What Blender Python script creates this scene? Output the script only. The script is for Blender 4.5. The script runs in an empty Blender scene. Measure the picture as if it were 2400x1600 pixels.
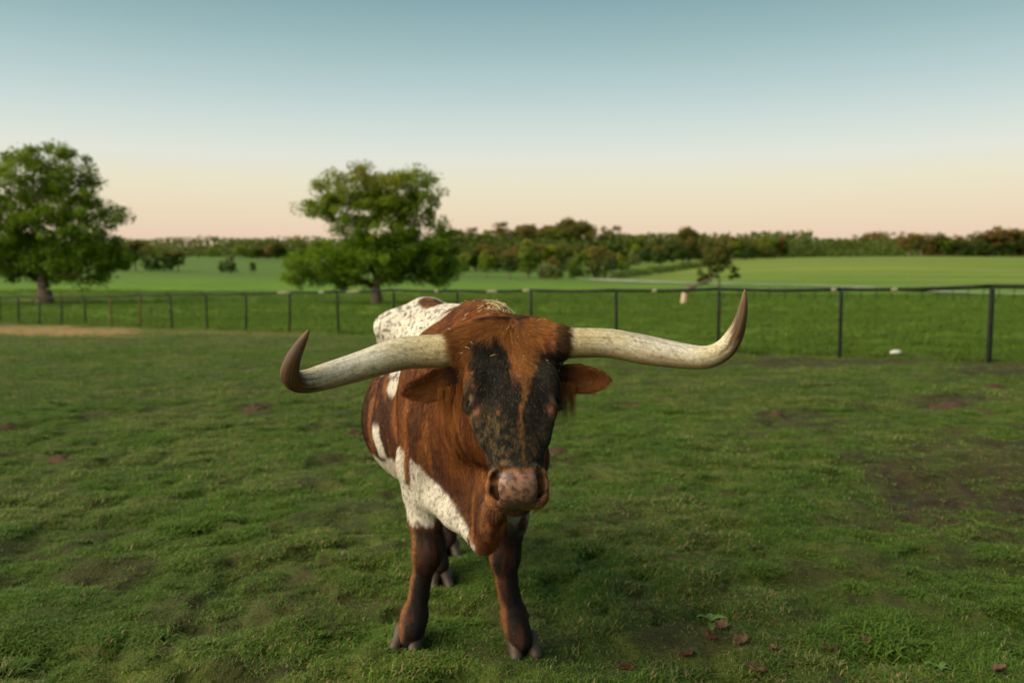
import bpy, math, random
import numpy as np
from mathutils import Vector, Matrix

scene = bpy.context.scene
COL = scene.collection
rng = np.random.default_rng(7)

# ------------------------------------------------------------------ camera
F = 2066.0                      # focal length in units of a 2400 px wide frame
CAM_H = 1.37
PITCH = math.atan(120.0 / F)    # camera looks slightly down
cam_d = bpy.data.cameras.new('camera')
cam_d.sensor_width = 36.0
cam_d.lens = 36.0 * F / 2400.0
cam_d.clip_start = 0.05
cam_d.clip_end = 12000.0
cam_d.dof.use_dof = True
cam_d.dof.focus_distance = 2.52
cam_d.dof.aperture_fstop = 2.6
cam = bpy.data.objects.new('camera', cam_d)
COL.objects.link(cam)
cam.location = (0, 0, CAM_H)
cam.rotation_euler = (math.pi / 2 - PITCH, 0, 0)
scene.camera = cam

# ------------------------------------------------------------------ sky, sun, exposure
SUN_EL, SUN_AZ = math.radians(9.0), math.radians(252.0)   # azimuth clockwise from +Y: low on the left, a little behind the camera
world = bpy.data.worlds.new('World')
scene.world = world
world.use_nodes = True
nt = world.node_tree
nt.nodes.clear()
w_out = nt.nodes.new('ShaderNodeOutputWorld')
w_bg = nt.nodes.new('ShaderNodeBackground')
w_sky = nt.nodes.new('ShaderNodeTexSky')
w_sky.sky_type = 'NISHITA'
w_sky.sun_disc = False
w_sky.sun_elevation = SUN_EL
w_sky.sun_rotation = SUN_AZ
w_sky.air_density = 1.0
w_sky.dust_density = 2.0
w_sky.ozone_density = 1.5
# the pastel dusk band: colour by elevation all the way round the horizon
w_tc = nt.nodes.new('ShaderNodeTexCoord')
w_sep = nt.nodes.new('ShaderNodeSeparateXYZ')
nt.links.new(w_tc.outputs['Generated'], w_sep.inputs[0])
w_ramp = nt.nodes.new('ShaderNodeValToRGB')
w_ramp.color_ramp.interpolation = 'LINEAR'
def srgb(r, g, b):
    return tuple((c / 255 / 12.92) if c / 255 <= 0.04045 else ((c / 255 + 0.055) / 1.055) ** 2.4 for c in (r, g, b)) + (1.0,)
EXPOSURE = 0.78
SKY_STOPS = [(0.0, srgb(232, 195, 172)), (0.045, srgb(237, 205, 180)), (0.085, srgb(240, 221, 190)), (0.115, srgb(238, 230, 202)), (0.145, srgb(230, 232, 220)),
             (0.178, srgb(212, 224, 218)), (0.223, srgb(184, 207, 207)), (0.266, srgb(158, 188, 190)), (0.307, srgb(136, 170, 176)), (0.42, srgb(106, 148, 164)), (0.6, srgb(90, 132, 152)), (1.0, srgb(80, 120, 144))]
els = w_ramp.color_ramp.elements
while len(els) > 1:
    els.remove(els[-1])
els[0].position, els[0].color = SKY_STOPS[0]
for p, c in SKY_STOPS[1:]:
    e = els.new(p); e.color = c
nt.links.new(w_sep.outputs['Z'], w_ramp.inputs['Fac'])
SKY_K = 0.10
w_k = nt.nodes.new('ShaderNodeVectorMath'); w_k.operation = 'SCALE'; w_k.inputs['Scale'].default_value = 1.0
nt.links.new(w_sky.outputs['Color'], w_k.inputs[0])
w_k2 = nt.nodes.new('ShaderNodeVectorMath'); w_k2.operation = 'SCALE'; w_k2.inputs['Scale'].default_value = 1.0 / SKY_K / 2 ** EXPOSURE
nt.links.new(w_ramp.outputs['Color'], w_k2.inputs[0])
w_mix = nt.nodes.new('ShaderNodeMix'); w_mix.data_type = 'RGBA'; w_mix.inputs['Factor'].default_value = 0.94
nt.links.new(w_k.outputs['Vector'], w_mix.inputs['A'])
nt.links.new(w_k2.outputs['Vector'], w_mix.inputs['B'])
nt.links.new(w_mix.outputs['Result'], w_bg.inputs['Color'])
w_bg.inputs['Strength'].default_value = SKY_K
nt.links.new(w_bg.outputs['Background'], w_out.inputs['Surface'])

sun_d = bpy.data.lights.new('sun', 'SUN')
sun_d.energy = 4.8
sun_d.angle = math.radians(75.0)          # the sun is down in the haze: a broad soft glow
sun_d.color = (1.0, 0.88, 0.69)
sun = bpy.data.objects.new('sun', sun_d)
COL.objects.link(sun)
SUN_EL_L = math.radians(32.0)
sd = Vector((math.sin(SUN_AZ) * math.cos(SUN_EL_L), math.cos(SUN_AZ) * math.cos(SUN_EL_L), math.sin(SUN_EL_L)))
sun.rotation_euler = (-sd).to_track_quat('-Z', 'Y').to_euler()
sun.location = (-20, -20, 30)

vs = scene.view_settings
scene.display_settings.display_device = 'sRGB'
vs.view_transform = 'Standard'
vs.look = 'None'
vs.exposure = EXPOSURE
vs.gamma = 1.0
vs.use_curve_mapping = False
scene.render.engine = 'CYCLES'
cy = scene.cycles
cy.use_denoising = True
try:
    cy.denoiser = 'OPENIMAGEDENOISE'
    cy.denoising_input_passes = 'RGB_ALBEDO_NORMAL'
except Exception:
    pass
cy.max_bounces = 8
cy.diffuse_bounces = 4
cy.glossy_bounces = 2
cy.transmission_bounces = 5
cy.transparent_max_bounces = 8
cy.use_adaptive_sampling = True
cy.adaptive_threshold = 0.01

# ------------------------------------------------------------------ picture geometry
C_POS = np.array([0, 0, CAM_H])
V_R = np.array([1.0, 0, 0])
V_F = np.array([0, math.cos(PITCH), -math.sin(PITCH)])
V_U = np.array([0, math.sin(PITCH), math.cos(PITCH)])

def P(px, py, d):
    """World point seen at (px, py) of the 2400x1600 frame at depth d."""
    return C_POS + d * ((px - 1200) / F * V_R + (800 - py) / F * V_U + V_F)

def to_px(p):
    q = np.asarray(p) - C_POS
    d = q @ V_F
    return 1200 + F * (q @ V_R) / d, 800 - F * (q @ V_U) / d, d

# ------------------------------------------------------------------ numpy noise
def _hash(ix, iy, iz, seed):
    h = (ix.astype(np.int64) * 374761393 + iy.astype(np.int64) * 668265263 + iz.astype(np.int64) * 2147483647 + seed * 1274126177) & 0xFFFFFFFF
    h = ((h ^ (h >> 13)) * 1274126177) & 0xFFFFFFFF
    h = ((h ^ (h >> 16)) * 2246822519) & 0xFFFFFFFF
    return ((h ^ (h >> 15)) & 0xFFFFFF).astype(np.float64) / 0xFFFFFF

def vnoise(p, seed=0):
    """Value noise 0..1 at points p (n,2) or (n,3)."""
    p = np.asarray(p, float)
    if p.shape[1] == 2:
        p = np.concatenate([p, np.zeros((len(p), 1))], 1)
    i = np.floor(p)
    f = p - i
    f = f * f * f * (f * (f * 6 - 15) + 10)
    r = 0
    for dx in (0, 1):
        for dy in (0, 1):
            for dz in (0, 1):
                w = (f[:, 0] if dx else 1 - f[:, 0]) * (f[:, 1] if dy else 1 - f[:, 1]) * (f[:, 2] if dz else 1 - f[:, 2])
                r = r + w * _hash(i[:, 0] + dx, i[:, 1] + dy, i[:, 2] + dz, seed)
    return r

def fbm(p, octaves=4, seed=0, gain=0.5, lac=2.03):
    p = np.asarray(p, float)
    a, s, t = 1.0, 0.0, 0.0
    for k in range(octaves):
        s = s + a * vnoise(p * lac ** k + 17.3 * k, seed + k)
        t += a
        a *= gain
    return s / t

def sstep(a, b, x):
    t = np.clip((x - a) / (b - a), 0, 1)
    return t * t * (3 - 2 * t)

# ------------------------------------------------------------------ object helpers
def mesh_from(name, verts, faces, smooth=False):
    """faces: (n,k) array or list of index lists."""
    me = bpy.data.meshes.new(name)
    verts = np.asarray(verts, np.float32)
    if isinstance(faces, np.ndarray):
        n, k = faces.shape
        me.vertices.add(len(verts)); me.vertices.foreach_set('co', verts.ravel())
        me.loops.add(n * k); me.loops.foreach_set('vertex_index', faces.astype(np.int32).ravel())
        me.polygons.add(n)
        me.polygons.foreach_set('loop_start', np.arange(0, n * k, k, dtype=np.int32))
        me.polygons.foreach_set('loop_total', np.full(n, k, np.int32))
        me.update(calc_edges=True)
    else:
        me.from_pydata(verts.tolist(), [], faces)
    if smooth:
        me.polygons.foreach_set('use_smooth', np.ones(len(me.polygons), bool))
    me.validate()
    return me

def link(name, data, mat=None, parent=None):
    o = bpy.data.objects.new(name, data)
    COL.objects.link(o)
    if mat is not None:
        data.materials.append(mat)
    if parent is not None:
        o.parent = parent
    return o

def tag(o, label=None, cat=None, group=None, kind=None):
    if label: o['label'] = label
    if cat: o['category'] = cat
    if group: o['group'] = group
    if kind: o['kind'] = kind
    return o

def empty(name, loc, rz=0.0):
    o = bpy.data.objects.new(name, None)
    COL.objects.link(o)
    o.location = loc
    o.rotation_euler = (0, 0, rz)
    o.empty_display_size = 0.2
    return o

def vattr(me, name, vals):
    a = me.attributes.new(name, 'FLOAT', 'POINT')
    a.data.foreach_set('value', np.asarray(vals, np.float32))

def vcol(me, name, cols):
    a = me.attributes.new(name, 'FLOAT_COLOR', 'POINT')
    c = np.ones((len(cols), 4), np.float32); c[:, :3] = cols
    a.data.foreach_set('color', c.ravel())

class Nodes:
    """Small helper for node materials."""
    def __init__(self, name):
        self.mat = bpy.data.materials.new(name)
        self.mat.use_nodes = True
        self.nt = self.mat.node_tree
        self.nt.nodes.clear()
        self.out = self.nt.nodes.new('ShaderNodeOutputMaterial')
    def n(self, t, **kw):
        x = self.nt.nodes.new(t)
        for k, v in kw.items():
            setattr(x, k, v)
        return x
    def l(self, a, b):
        self.nt.links.new(a, b)
    def set(self, sock, v):
        if isinstance(v, bpy.types.NodeSocket): self.l(v, sock)
        else:
            if isinstance(v, tuple) and len(v) == 3 and sock.type == 'RGBA': v = v + (1.0,)
            sock.default_value = v
    def bsdf(self, color, rough=0.7, spec=0.3, normal=None, **kw):
        b = self.n('ShaderNodeBsdfPrincipled')
        self.set(b.inputs['Base Color'], color)
        self.set(b.inputs['Roughness'], rough)
        self.set(b.inputs['Specular IOR Level'], spec)
        if normal is not None: self.l(normal, b.inputs['Normal'])
        for k, v in kw.items(): self.set(b.inputs[k], v)
        return b
    def surf(self, s):
        self.l(s, self.out.inputs['Surface']); return self.mat
    def attr(self, name, kind='GEOMETRY'):
        return self.n('ShaderNodeAttribute', attribute_name=name, attribute_type=kind)
    def noise(self, scale, detail=4, rough=0.55, vec=None, dist=0.0):
        x = self.n('ShaderNodeTexNoise')
        x.inputs['Scale'].default_value = scale; x.inputs['Detail'].default_value = detail
        x.inputs['Roughness'].default_value = rough; x.inputs['Distortion'].default_value = dist
        if vec is not None: self.l(vec, x.inputs['Vector'])
        return x
    def mix(self, fac, a, b, blend='MIX'):
        m = self.n('ShaderNodeMix', data_type='RGBA', blend_type=blend)
        self.set(m.inputs['Factor'], fac); self.set(m.inputs['A'], a); self.set(m.inputs['B'], b)
        return m.outputs['Result']
    def math(self, op, a, b=0.0, clamp=False):
        m = self.n('ShaderNodeMath', operation=op); m.use_clamp = clamp
        self.set(m.inputs[0], a); self.set(m.inputs[1], b)
        return m.outputs[0]
    def ramp(self, fac, stops, interp='LINEAR'):
        r = self.n('ShaderNodeValToRGB'); r.color_ramp.interpolation = interp
        e = r.color_ramp.elements
        while len(e) > 1: e.remove(e[-1])
        e[0].position = stops[0][0]; e[0].color = tuple(stops[0][1]) + ((1.0,) if len(stops[0][1]) == 3 else ())
        for p, c in stops[1:]:
            k = e.new(p); k.color = tuple(c) + ((1.0,) if len(c) == 3 else ())
        self.l(fac, r.inputs['Fac'])
        return r.outputs['Color']
    def bump(self, h, strength=0.3, dist=0.01, normal=None):
        b = self.n('ShaderNodeBump'); b.inputs['Strength'].default_value = strength; b.inputs['Distance'].default_value = dist
        self.l(h, b.inputs['Height'])
        if normal is not None: self.l(normal, b.inputs['Normal'])
        return b.outputs['Normal']
    def mapping(self, vec, scale=(1, 1, 1), rot=(0, 0, 0), loc=(0, 0, 0)):
        m = self.n('ShaderNodeMapping'); m.inputs['Scale'].default_value = scale; m.inputs['Rotation'].default_value = rot; m.inputs['Location'].default_value = loc
        self.l(vec, m.inputs['Vector'])
        return m.outputs['Vector']
    def obj(self):
        return self.n('ShaderNodeTexCoord').outputs['Object']
    def pos(self):
        return self.n('ShaderNodeNewGeometry').outputs['Position']

def catmull(pts, n):
    """Catmull-Rom through rows of pts (any width), n samples in all."""
    pts = np.asarray(pts, float)
    q = np.concatenate([[2 * pts[0] - pts[1]], pts, [2 * pts[-1] - pts[-2]]])
    out = []
    for t in np.linspace(0, len(pts) - 1 - 1e-9, n):
        i = int(t); u = t - i
        a, b, c, d = q[i:i + 4]
        out.append(0.5 * ((2 * b) + (c - a) * u + (2 * a - 5 * b + 4 * c - d) * u * u + (3 * b - a - 3 * c + d) * u ** 3))
    return np.array(out)

def tube(path, radii, sides=8, cap=True):
    """verts, faces(list) of a swept tube."""
    path = np.asarray(path, float); n = len(path)
    tan = np.gradient(path, axis=0); tan /= np.linalg.norm(tan, axis=1)[:, None] + 1e-9
    up = np.array([0.0, 0, 1.0]) if abs(tan[0][2]) < 0.9 else np.array([0.0, 1.0, 0])
    nrm = np.cross(tan[0], up); nrm /= np.linalg.norm(nrm)
    V = []
    for i in range(n):
        nrm = nrm - tan[i] * (nrm @ tan[i]); nrm /= np.linalg.norm(nrm) + 1e-9
        b = np.cross(tan[i], nrm)
        a = np.arange(sides) * 2 * math.pi / sides
        V.append(path[i] + radii[i] * (np.cos(a)[:, None] * nrm + np.sin(a)[:, None] * b))
    V = np.concatenate(V)
    Fc = []
    for i in range(n - 1):
        for j in range(sides):
            Fc.append([i * sides + j, i * sides + (j + 1) % sides, (i + 1) * sides + (j + 1) % sides, (i + 1) * sides + j])
    if cap:
        Fc.append(list(range(sides))[::-1]); Fc.append([(n - 1) * sides + j for j in range(sides)])
    return V, Fc

class MB:
    """Collects pieces into one mesh."""
    def __init__(self): self.v = []; self.f = []; self.n = 0
    def add(self, v, f):
        self.v.append(np.asarray(v, float)); self.f += [[i + self.n for i in q] for q in f]; self.n += len(v)
    def tube(self, path, radii, sides=6):
        self.add(*tube(path, radii, sides))
    def mesh(self, name, smooth=True):
        return mesh_from(name, np.concatenate(self.v), self.f, smooth)
# ------------------------------------------------------------------ terrain
T_PX = [-500, 0, 300, 600, 880, 1150, 1450, 1700, 2000, 2400, 2900]
# (distance, kind, values per column): 'z' = height in metres, 'y' = row of the frame where that ground shows
T_ROWS = [
    (0.5, 'z', [0] * 11), (3.4, 'z', [0] * 11), (9, 'z', [-.02, -.02, -.02, 0, 0, 0, 0, 0, .01, .02, .02]),
    (16, 'z', [-.05, -.04, -.03, 0, 0, 0, .0, .0, .03, .10, .12]),
    (24, 'z', [-.12, -.08, -.06, -.02, -.01, .0, .0, .02, .05, .13, .2]),
    (32, 'z', [-.22, -.2, -.14, -.08, -.03, 0, .02, .04, .1, .2, .3]),
    (46, 'z', [-.42, -.40, -.36, -.22, -.08, .0, .08, .12, .2, .3, .4]),
    (66, 'y', [714, 712, 711, 711, 712, 712, 711, 710, 708, 706, 704]),
    (76, 'y', [704, 703, 703, 704, 709, 706, 704, 702, 701, 700, 698]),
    (100, 'y', [678, 679, 680, 683, 688, 688, 684, 688, 690, 691, 691]),
    (140, 'y', [655, 655, 656, 659, 665, 668, 665, 669, 672, 674, 675]),
    (190, 'y', [638, 637, 638, 642, 650, 654, 652, 650, 646, 645, 645]),
    (250, 'y', [624, 624, 622, 622, 634, 641, 637, 622, 612, 614, 618]),
    (300, 'y', [615, 614, 612, 611, 621, 630, 624, 611, 600, 601, 606]),
    (340, 'y', [609, 608, 606, 605, 613, 621, 615, 607, 601, 602, 605]),
    (420, 'y', [604, 602, 601, 600, 606, 611, 608, 604, 602, 602, 604]),
    (600, 'y', [598, 597, 597, 597, 600, 602, 602, 601, 601, 601, 601]),
    (1200, 'y', [601, 600, 600, 600, 601, 602, 602, 601, 601, 601, 601]),
    (6000, 'y', [640, 640, 640, 640, 640, 640, 640, 640, 640, 640, 640]),
]
def y_to_z(py, yw):
    s = (800 - py) / F
    return CAM_H + yw * (s * math.cos(PITCH) - math.sin(PITCH)) / (s * math.sin(PITCH) + math.cos(PITCH))
_tt = (np.array(T_PX) - 1200) / F
_ld = np.log([r[0] for r in T_ROWS])
_zz = np.array([[y_to_z(v, r[0]) if r[1] == 'y' else v for v in r[2]] for r in T_ROWS], float)
_NT, _ND = 140, 420
_gt = np.linspace(_tt[0], _tt[-1], _NT)
_gl = np.linspace(_ld[0], _ld[-1], _ND)
_g1 = np.array([np.interp(_gt, _tt, row) for row in _zz])
# blend heights per distance so that far rows do not leak into near ones: smooth the angle z/d instead
_g2 = np.array([np.interp(_gl, _ld, _g1[:, j] / np.exp(_ld)) for j in range(_NT)]).T
def _smooth(a, n, ax):
    k = np.ones(2 * n + 1) / (2 * n + 1)
    pad = [(0, 0), (0, 0)]; pad[ax] = (n, n)
    return np.apply_along_axis(lambda v: np.convolve(v, k, 'valid'), ax, np.pad(a, pad, mode='edge'))
for _ in range(2):
    _g2 = _smooth(_smooth(_g2, 2, 0), 5, 1)

def big_height(x, y):
    az = np.arctan2(x, y)
    r = np.hypot(x, y)
    a = np.clip(az, -0.66, 0.66)
    d = np.maximum(r * np.cos(a), 0.5)
    t = np.tan(a)
    fi = np.clip((t - _gt[0]) / (_gt[1] - _gt[0]), 0, _NT - 1.001); i = fi.astype(int); u = fi - i
    fj = np.clip((np.log(d) - _gl[0]) / (_gl[1] - _gl[0]), 0, _ND - 1.001); j = fj.astype(int); v = fj - j
    g = (_g2[j, i] * (1 - u) + _g2[j, i + 1] * u) * (1 - v) + (_g2[j + 1, i] * (1 - u) + _g2[j + 1, i + 1] * u) * v
    return g * d

# bare, trodden and reddish patches: (px, py, half width px, half height px, weight)
SOIL = [(2270, 1150, 260, 130, .75), (2380, 1060, 120, 60, .7), (1890, 985, 110, 16, .6), (2210, 945, 110, 14, .8), (1830, 972, 60, 7, .8), (2330, 1330, 200, 60, .5),
        (1950, 1330, 170, 30, .35), (140, 1070, 45, 16, .35), (600, 955, 45, 14, .7), (1300, 1060, 40, 10, .8), (2000, 850, 420, 11, .75), (1750, 838, 90, 14, .5),
        (2350, 872, 140, 16, .7), (1620, 1490, 110, 40, .5), (1720, 1390, 70, 22, .55), (1470, 945, 60, 8, .6), (320, 1320, 110, 26, .25), (620, 1330, 90, 18, .25), (700, 1420, 80, 22, .3),
        (900, 1280, 60, 14, .4), (240, 1480, 120, 30, .2), (1400, 1250, 90, 22, .4), (1640, 1200, 110, 16, .35), (1110, 1420, 70, 22, .4), (870, 1020, 50, 8, .5), (380, 955, 60, 7, .4)]
def soil_at(x, y):
    """0 grass .. 1 bare earth, at ground points close to the camera."""
    p = np.stack([x, y], 1)
    yy = np.maximum(y, 0.6)
    px = 1200 + F * x / (yy * math.cos(PITCH) + CAM_H * math.sin(PITCH))
    ang = np.arctan2(CAM_H, yy) - PITCH
    py = 800 + F * np.tan(ang)
    s = np.zeros(len(x))
    wob = (fbm(p * 1.7, 3, 5) - 0.5)
    for cx, cy_, hw, hh, w in SOIL:
        q = ((px - cx) / hw) ** 2 + ((py - cy_) / hh) ** 2
        s = np.maximum(s, w * sstep(1.5, 0.2, q + wob * 2.2))
    n = fbm(p * 2.1, 4, 31)
    s = np.maximum(s, 0.5 * sstep(0.60, 0.74, n))
    n2 = fbm(p * 7.0, 3, 77)
    s = np.maximum(s * (0.55 + 0.9 * n2), 0.55 * sstep(0.66, 0.8, n2))
    return np.clip(np.where(y > 0, s, 0.3 * n), 0, 1)

def clods(x, y):
    """hoof-trodden relief near the camera."""
    p = np.stack([x, y], 1)
    r = np.hypot(x, y)
    w = np.exp(-(r / 26.0) ** 2)
    n = fbm(p * 3.4, 4, 3) - 0.5
    hoof = sstep(0.57, 0.72, vnoise(p * 4.6 + 9.1, 19))
    hoof2 = sstep(0.58, 0.70, vnoise(p * 8.3 + 3.7, 23))
    return w * (0.085 * n - 0.035 * hoof - 0.018 * hoof2) + 0.10 * (1 - w) * (fbm(p * 0.23, 3, 8) - 0.5) * np.clip(r / 60, 0, 1)

def height(x, y):
    x = np.atleast_1d(np.asarray(x, float)); y = np.atleast_1d(np.asarray(y, float))
    return big_height(x, y) + clods(x, y)

def ground_at(px, py, dmin=2.0, dmax=1500.0):
    """First ground point seen at (px, py)."""
    d = np.exp(np.linspace(math.log(dmin), math.log(dmax), 4000))
    pts = C_POS + d[:, None] * ((px - 1200) / F * V_R + (800 - py) / F * V_U + V_F)
    g = big_height(pts[:, 0], pts[:, 1])
    k = np.nonzero(pts[:, 2] <= g)[0]
    k = k[0] if len(k) else len(d) - 1
    p = pts[k].copy(); p[2] = height(p[0], p[1])[0]
    return p

def build_ground():
    fine = np.arange(-0.70, 0.7001, 0.0062)
    coarse = np.arange(0.76, 2 * math.pi - 0.72, 0.06)
    az = np.concatenate([fine, coarse])
    rad = [0.35]
    while rad[-1] < 7000:
        r = rad[-1]
        rad.append(r * (1.035 if r < 2 else 1.0068 if r < 14 else 1.011 if r < 120 else 1.02))
    rad = np.array(rad)
    na, nr = len(az), len(rad)
    X = (rad[:, None] * np.sin(az)[None]).ravel(); Y = (rad[:, None] * np.cos(az)[None]).ravel()
    Z = height(X, Y)
    V = np.stack([X, Y, Z], 1)
    i = np.arange(nr - 1)[:, None]; j = np.arange(na)[None]; j2 = (j + 1) % na
    Q = np.stack([i * na + j, (i + 1) * na + j + 0 * i, (i + 1) * na + j2, i * na + j2], -1).reshape(-1, 4)
    Q = Q[:, ::-1]
    V = np.concatenate([V, [[0, 0, height(0, 0)[0]]]])
    me = mesh_from('ground', V, Q.copy(), True)
    # closing fan under the camera
    soil = np.zeros(len(V)); near = np.hypot(V[:, 0], V[:, 1]) < 60
    soil[near] = soil_at(V[near, 0], V[near, 1])
    vattr(me, 'soil', soil)
    # dry tan strip worn along the fence on the left
    yy = np.maximum(V[:, 1], .5)
    q = V - C_POS
    dd = np.maximum(q @ V_F, .3); px = 1200 + F * (q @ V_R) / dd; py = 800 - F * (q @ V_U) / dd
    front = V[:, 1] > 1
    nn = fbm(V[:, :2] * 0.9, 3, 51)
    tan = sstep(14, 6, np.abs(py - (775 + 0.010 * px)) + (nn - .5) * 16) * sstep(420, 240, px) * sstep(-1400, -900, px) * front * (V[:, 1] < 60)
    tan = np.maximum(tan, .45 * sstep(9, 2, np.abs(py - (772 + 0.022 * (px - 200))) + (nn - .5) * 12) * sstep(900, 600, px) * sstep(100, 300, px) * front * (V[:, 1] < 60))
    tan = np.maximum(tan, .8 * np.exp(-(((px - 115) / 75) ** 2 + ((py - 703) / 10) ** 2)) * front * (V[:, 1] > 50))
    vattr(me, 'tan', tan)
    # field of taller/greener pasture beyond the fence
    fx, fy = 8.57, 15.8
    side = (V[:, 0] - fx) * 1.78 + (V[:, 1] - fy) * 2.02
    vattr(me, 'beyond', sstep(-0.6, 0.9, side / 2.69) * front)
    r = np.hypot(V[:, 0], V[:, 1])
    vattr(me, 'far', sstep(110, 200, r))
    vattr(me, 'hill', sstep(.06, .22, V[:, 0] / np.maximum(V[:, 1], 1.0)) * front)
    m = Nodes('ground_turf')
    pos = m.pos()
    soil_a = m.attr('soil').outputs['Fac']; tan_a = m.attr('tan').outputs['Fac']; bey = m.attr('beyond').outputs['Fac']; far = m.attr('far').outputs['Fac']
    n1 = m.noise(1.3, 6, .6, pos).outputs['Fac']
    n2 = m.noise(9.0, 5, .65, pos).outputs['Fac']
    n3 = m.noise(60.0, 4, .7, pos).outputs['Fac']
    n5 = m.noise(26.0, 4, .7, pos).outputs['Fac']
    n4 = m.noise(0.16, 5, .55, pos).outputs['Fac']
    g_a = m.mix(m.ramp(n2, [(.35, (0, 0, 0)), (.65, (1, 1, 1))]), (.036, .058, .009), (.100, .145, .018))
    g_a = m.mix(m.ramp(n3, [(.35, (0, 0, 0)), (.7, (1, 1, 1))]), m.mix(.65, g_a, (.020, .024, .008)), g_a)
    g_a = m.mix(m.ramp(n1, [(.42, (0, 0, 0)), (.68, (.7, .7, .7))]), g_a, (.130, .130, .030))
    g_a = m.mix(m.ramp(m.noise(.55, 5, .65, pos).outputs['Fac'], [(.45, (0, 0, 0)), (.62, (.75, .75, .75))]), g_a, (.030, .048, .008))
    # pasture beyond: lush green with streaks
    pst = m.noise(1.0, 5, .6, m.mapping(pos, (.05, .35, .2))).outputs['Fac']
    g_b = m.mix(m.ramp(n4, [(.35, (0, 0, 0)), (.65, (1, 1, 1))]), (.060, .130, .008), (.120, .190, .014))
    g_b = m.mix(m.ramp(pst, [(.38, (0, 0, 0)), (.62, (.8, .8, .8))]), g_b, (.085, .170, .012))
    # far hill: yellower, with faint mowing rows
    wv = m.noise(1.0, 3, .5, m.mapping(pos, (.010, .11, 0), (0, 0, -.62)))
    g_c = m.mix(m.ramp(wv.outputs['Fac'], [(.38, (0, 0, 0)), (.62, (1, 1, 1))]), (.080, .138, .016), (.165, .190, .034))
    g_c = m.mix(m.ramp(n4, [(.4, (0, 0, 0)), (.7, (.5, .5, .5))]), g_c, (.115, .175, .018))
    g_d = m.mix(m.ramp(wv.outputs['Fac'], [(.38, (0, 0, 0)), (.62, (1, 1, 1))]), (.055, .108, .014), (.088, .135, .022))
    g_c = m.mix(m.attr('hill').outputs['Fac'], g_d, g_c)
    g = m.mix(bey, g_a, g_b)
    g = m.mix(far, g, g_c)
    e = m.mix(m.ramp(n5, [(.3, (0, 0, 0)), (.7, (1, 1, 1))]), (.016, .011, .007), (.058, .036, .020))
    g = m.mix(m.math('MULTIPLY', soil_a, 1.0, True), g, e)
    g = m.mix(m.math('MULTIPLY', tan_a, .9, True), g, m.mix(n2, (.30, .18, .075), (.24, .16, .06)))
    h = m.math('ADD', m.math('ADD', m.math('MULTIPLY', n3, .45), n2), m.math('MULTIPLY', n5, .7))
    b = m.bsdf(g, .9, .12, m.bump(h, .9, .04))
    m.surf(b.outputs[0])
    o = link('ground', me, m.mat)
    tag(o, kind='structure')
    return o
ground = build_ground()
# ------------------------------------------------------------------ gravel drive
def build_road():
    row = [(1380, 656), (1440, 658.5), (1500, 661), (1570, 663.5), (1650, 666), (1760, 668), (1900, 671), (2050, 677), (2170, 684), (2290, 689), (2420, 692.5), (2560, 694), (2760, 695)]
    c = np.array([ground_at(a, b, 50)[:2] for a, b in row])
    c = catmull(c, 120)
    tan = np.gradient(c, axis=0); tan /= np.linalg.norm(tan, axis=1)[:, None]
    nr = np.stack([-tan[:, 1], tan[:, 0]], 1)
    wd = np.interp(np.linspace(0, 1, 120), [0, .2, .5, 1], [3.6, 4.2, 2.6, 1.4])
    V, Fc = [], []
    K = 7
    for i in range(120):
        for j in range(K):
            q = c[i] + nr[i] * (j / (K - 1) - .5) * 2 * wd[i] * (1 + .12 * math.sin(i * .9 + j))
            V.append([q[0], q[1], height(q[0], q[1])[0] + .16])
    for i in range(119):
        for j in range(K - 1):
            Fc.append([i * K + j, i * K + j + 1, (i + 1) * K + j + 1, (i + 1) * K + j])
    m = Nodes('gravel')
    pos = m.pos()
    n = m.noise(.8, 5, .6, pos).outputs['Fac']
    mt = m.surf(m.bsdf(m.mix(m.ramp(n, [(.35, (0, 0, 0)), (.7, (1, 1, 1))]), (.27, .28, .21), (.19, .22, .12)), .9, .2).outputs[0])
    me_ = mesh_from('gravel_drive', V, np.array(Fc)[:, ::-1].copy(), True)
    tag(link('gravel_drive', me_, mt), 'pale gravel drive winding between the pasture and the far hill', kind='structure')
build_road()

# ------------------------------------------------------------------ trees
def leaf_material(name, dark, light, warm=None, trans=.5):
    m = Nodes(name)
    t = m.attr('tone').outputs['Fac']
    c = m.mix(t, dark, light)
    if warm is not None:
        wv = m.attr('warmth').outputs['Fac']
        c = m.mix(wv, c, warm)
    d = m.bsdf(c, .6, .2)
    tr = m.n('ShaderNodeBsdfTranslucent'); m.l(c, tr.inputs['Color'])
    mx = m.n('ShaderNodeMixShader'); mx.inputs[0].default_value = trans
    m.l(d.outputs[0], mx.inputs[1]); m.l(tr.outputs[0], mx.inputs[2])
    return m.surf(mx.outputs[0])
m = Nodes('bark')
_p = m.obj()
_n = m.noise(3.0, 6, .65, m.mapping(_p, (1, 1, .25))).outputs['Fac']
M_BARK = m.surf(m.bsdf(m.mix(_n, (.060, .042, .030), (.200, .150, .110)), .9, .15, m.bump(_n, .8, .08)).outputs[0])
M_LEAF_OAK = leaf_material('leaves_oak', (.072, .140, .004), (.180, .275, .012), (.26, .24, .02))
M_LEAF_DARK = leaf_material('leaves_dark', (.026, .062, .010), (.080, .135, .018), (.19, .15, .03))
M_LEAF_LIME = leaf_material('leaves_lime', (.070, .135, .010), (.170, .250, .022), (.22, .23, .03))
M_LEAF_GREY = leaf_material('leaves_grey', (.080, .100, .030), (.190, .200, .080), (.25, .24, .10))
M_LEAF_RUST = leaf_material('leaves_rust', (.095, .072, .016), (.200, .145, .030), (.26, .16, .04))
M_LEAF_OLIVE = leaf_material('leaves_olive', (.055, .078, .012), (.140, .150, .024), (.24, .16, .035))

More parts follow.
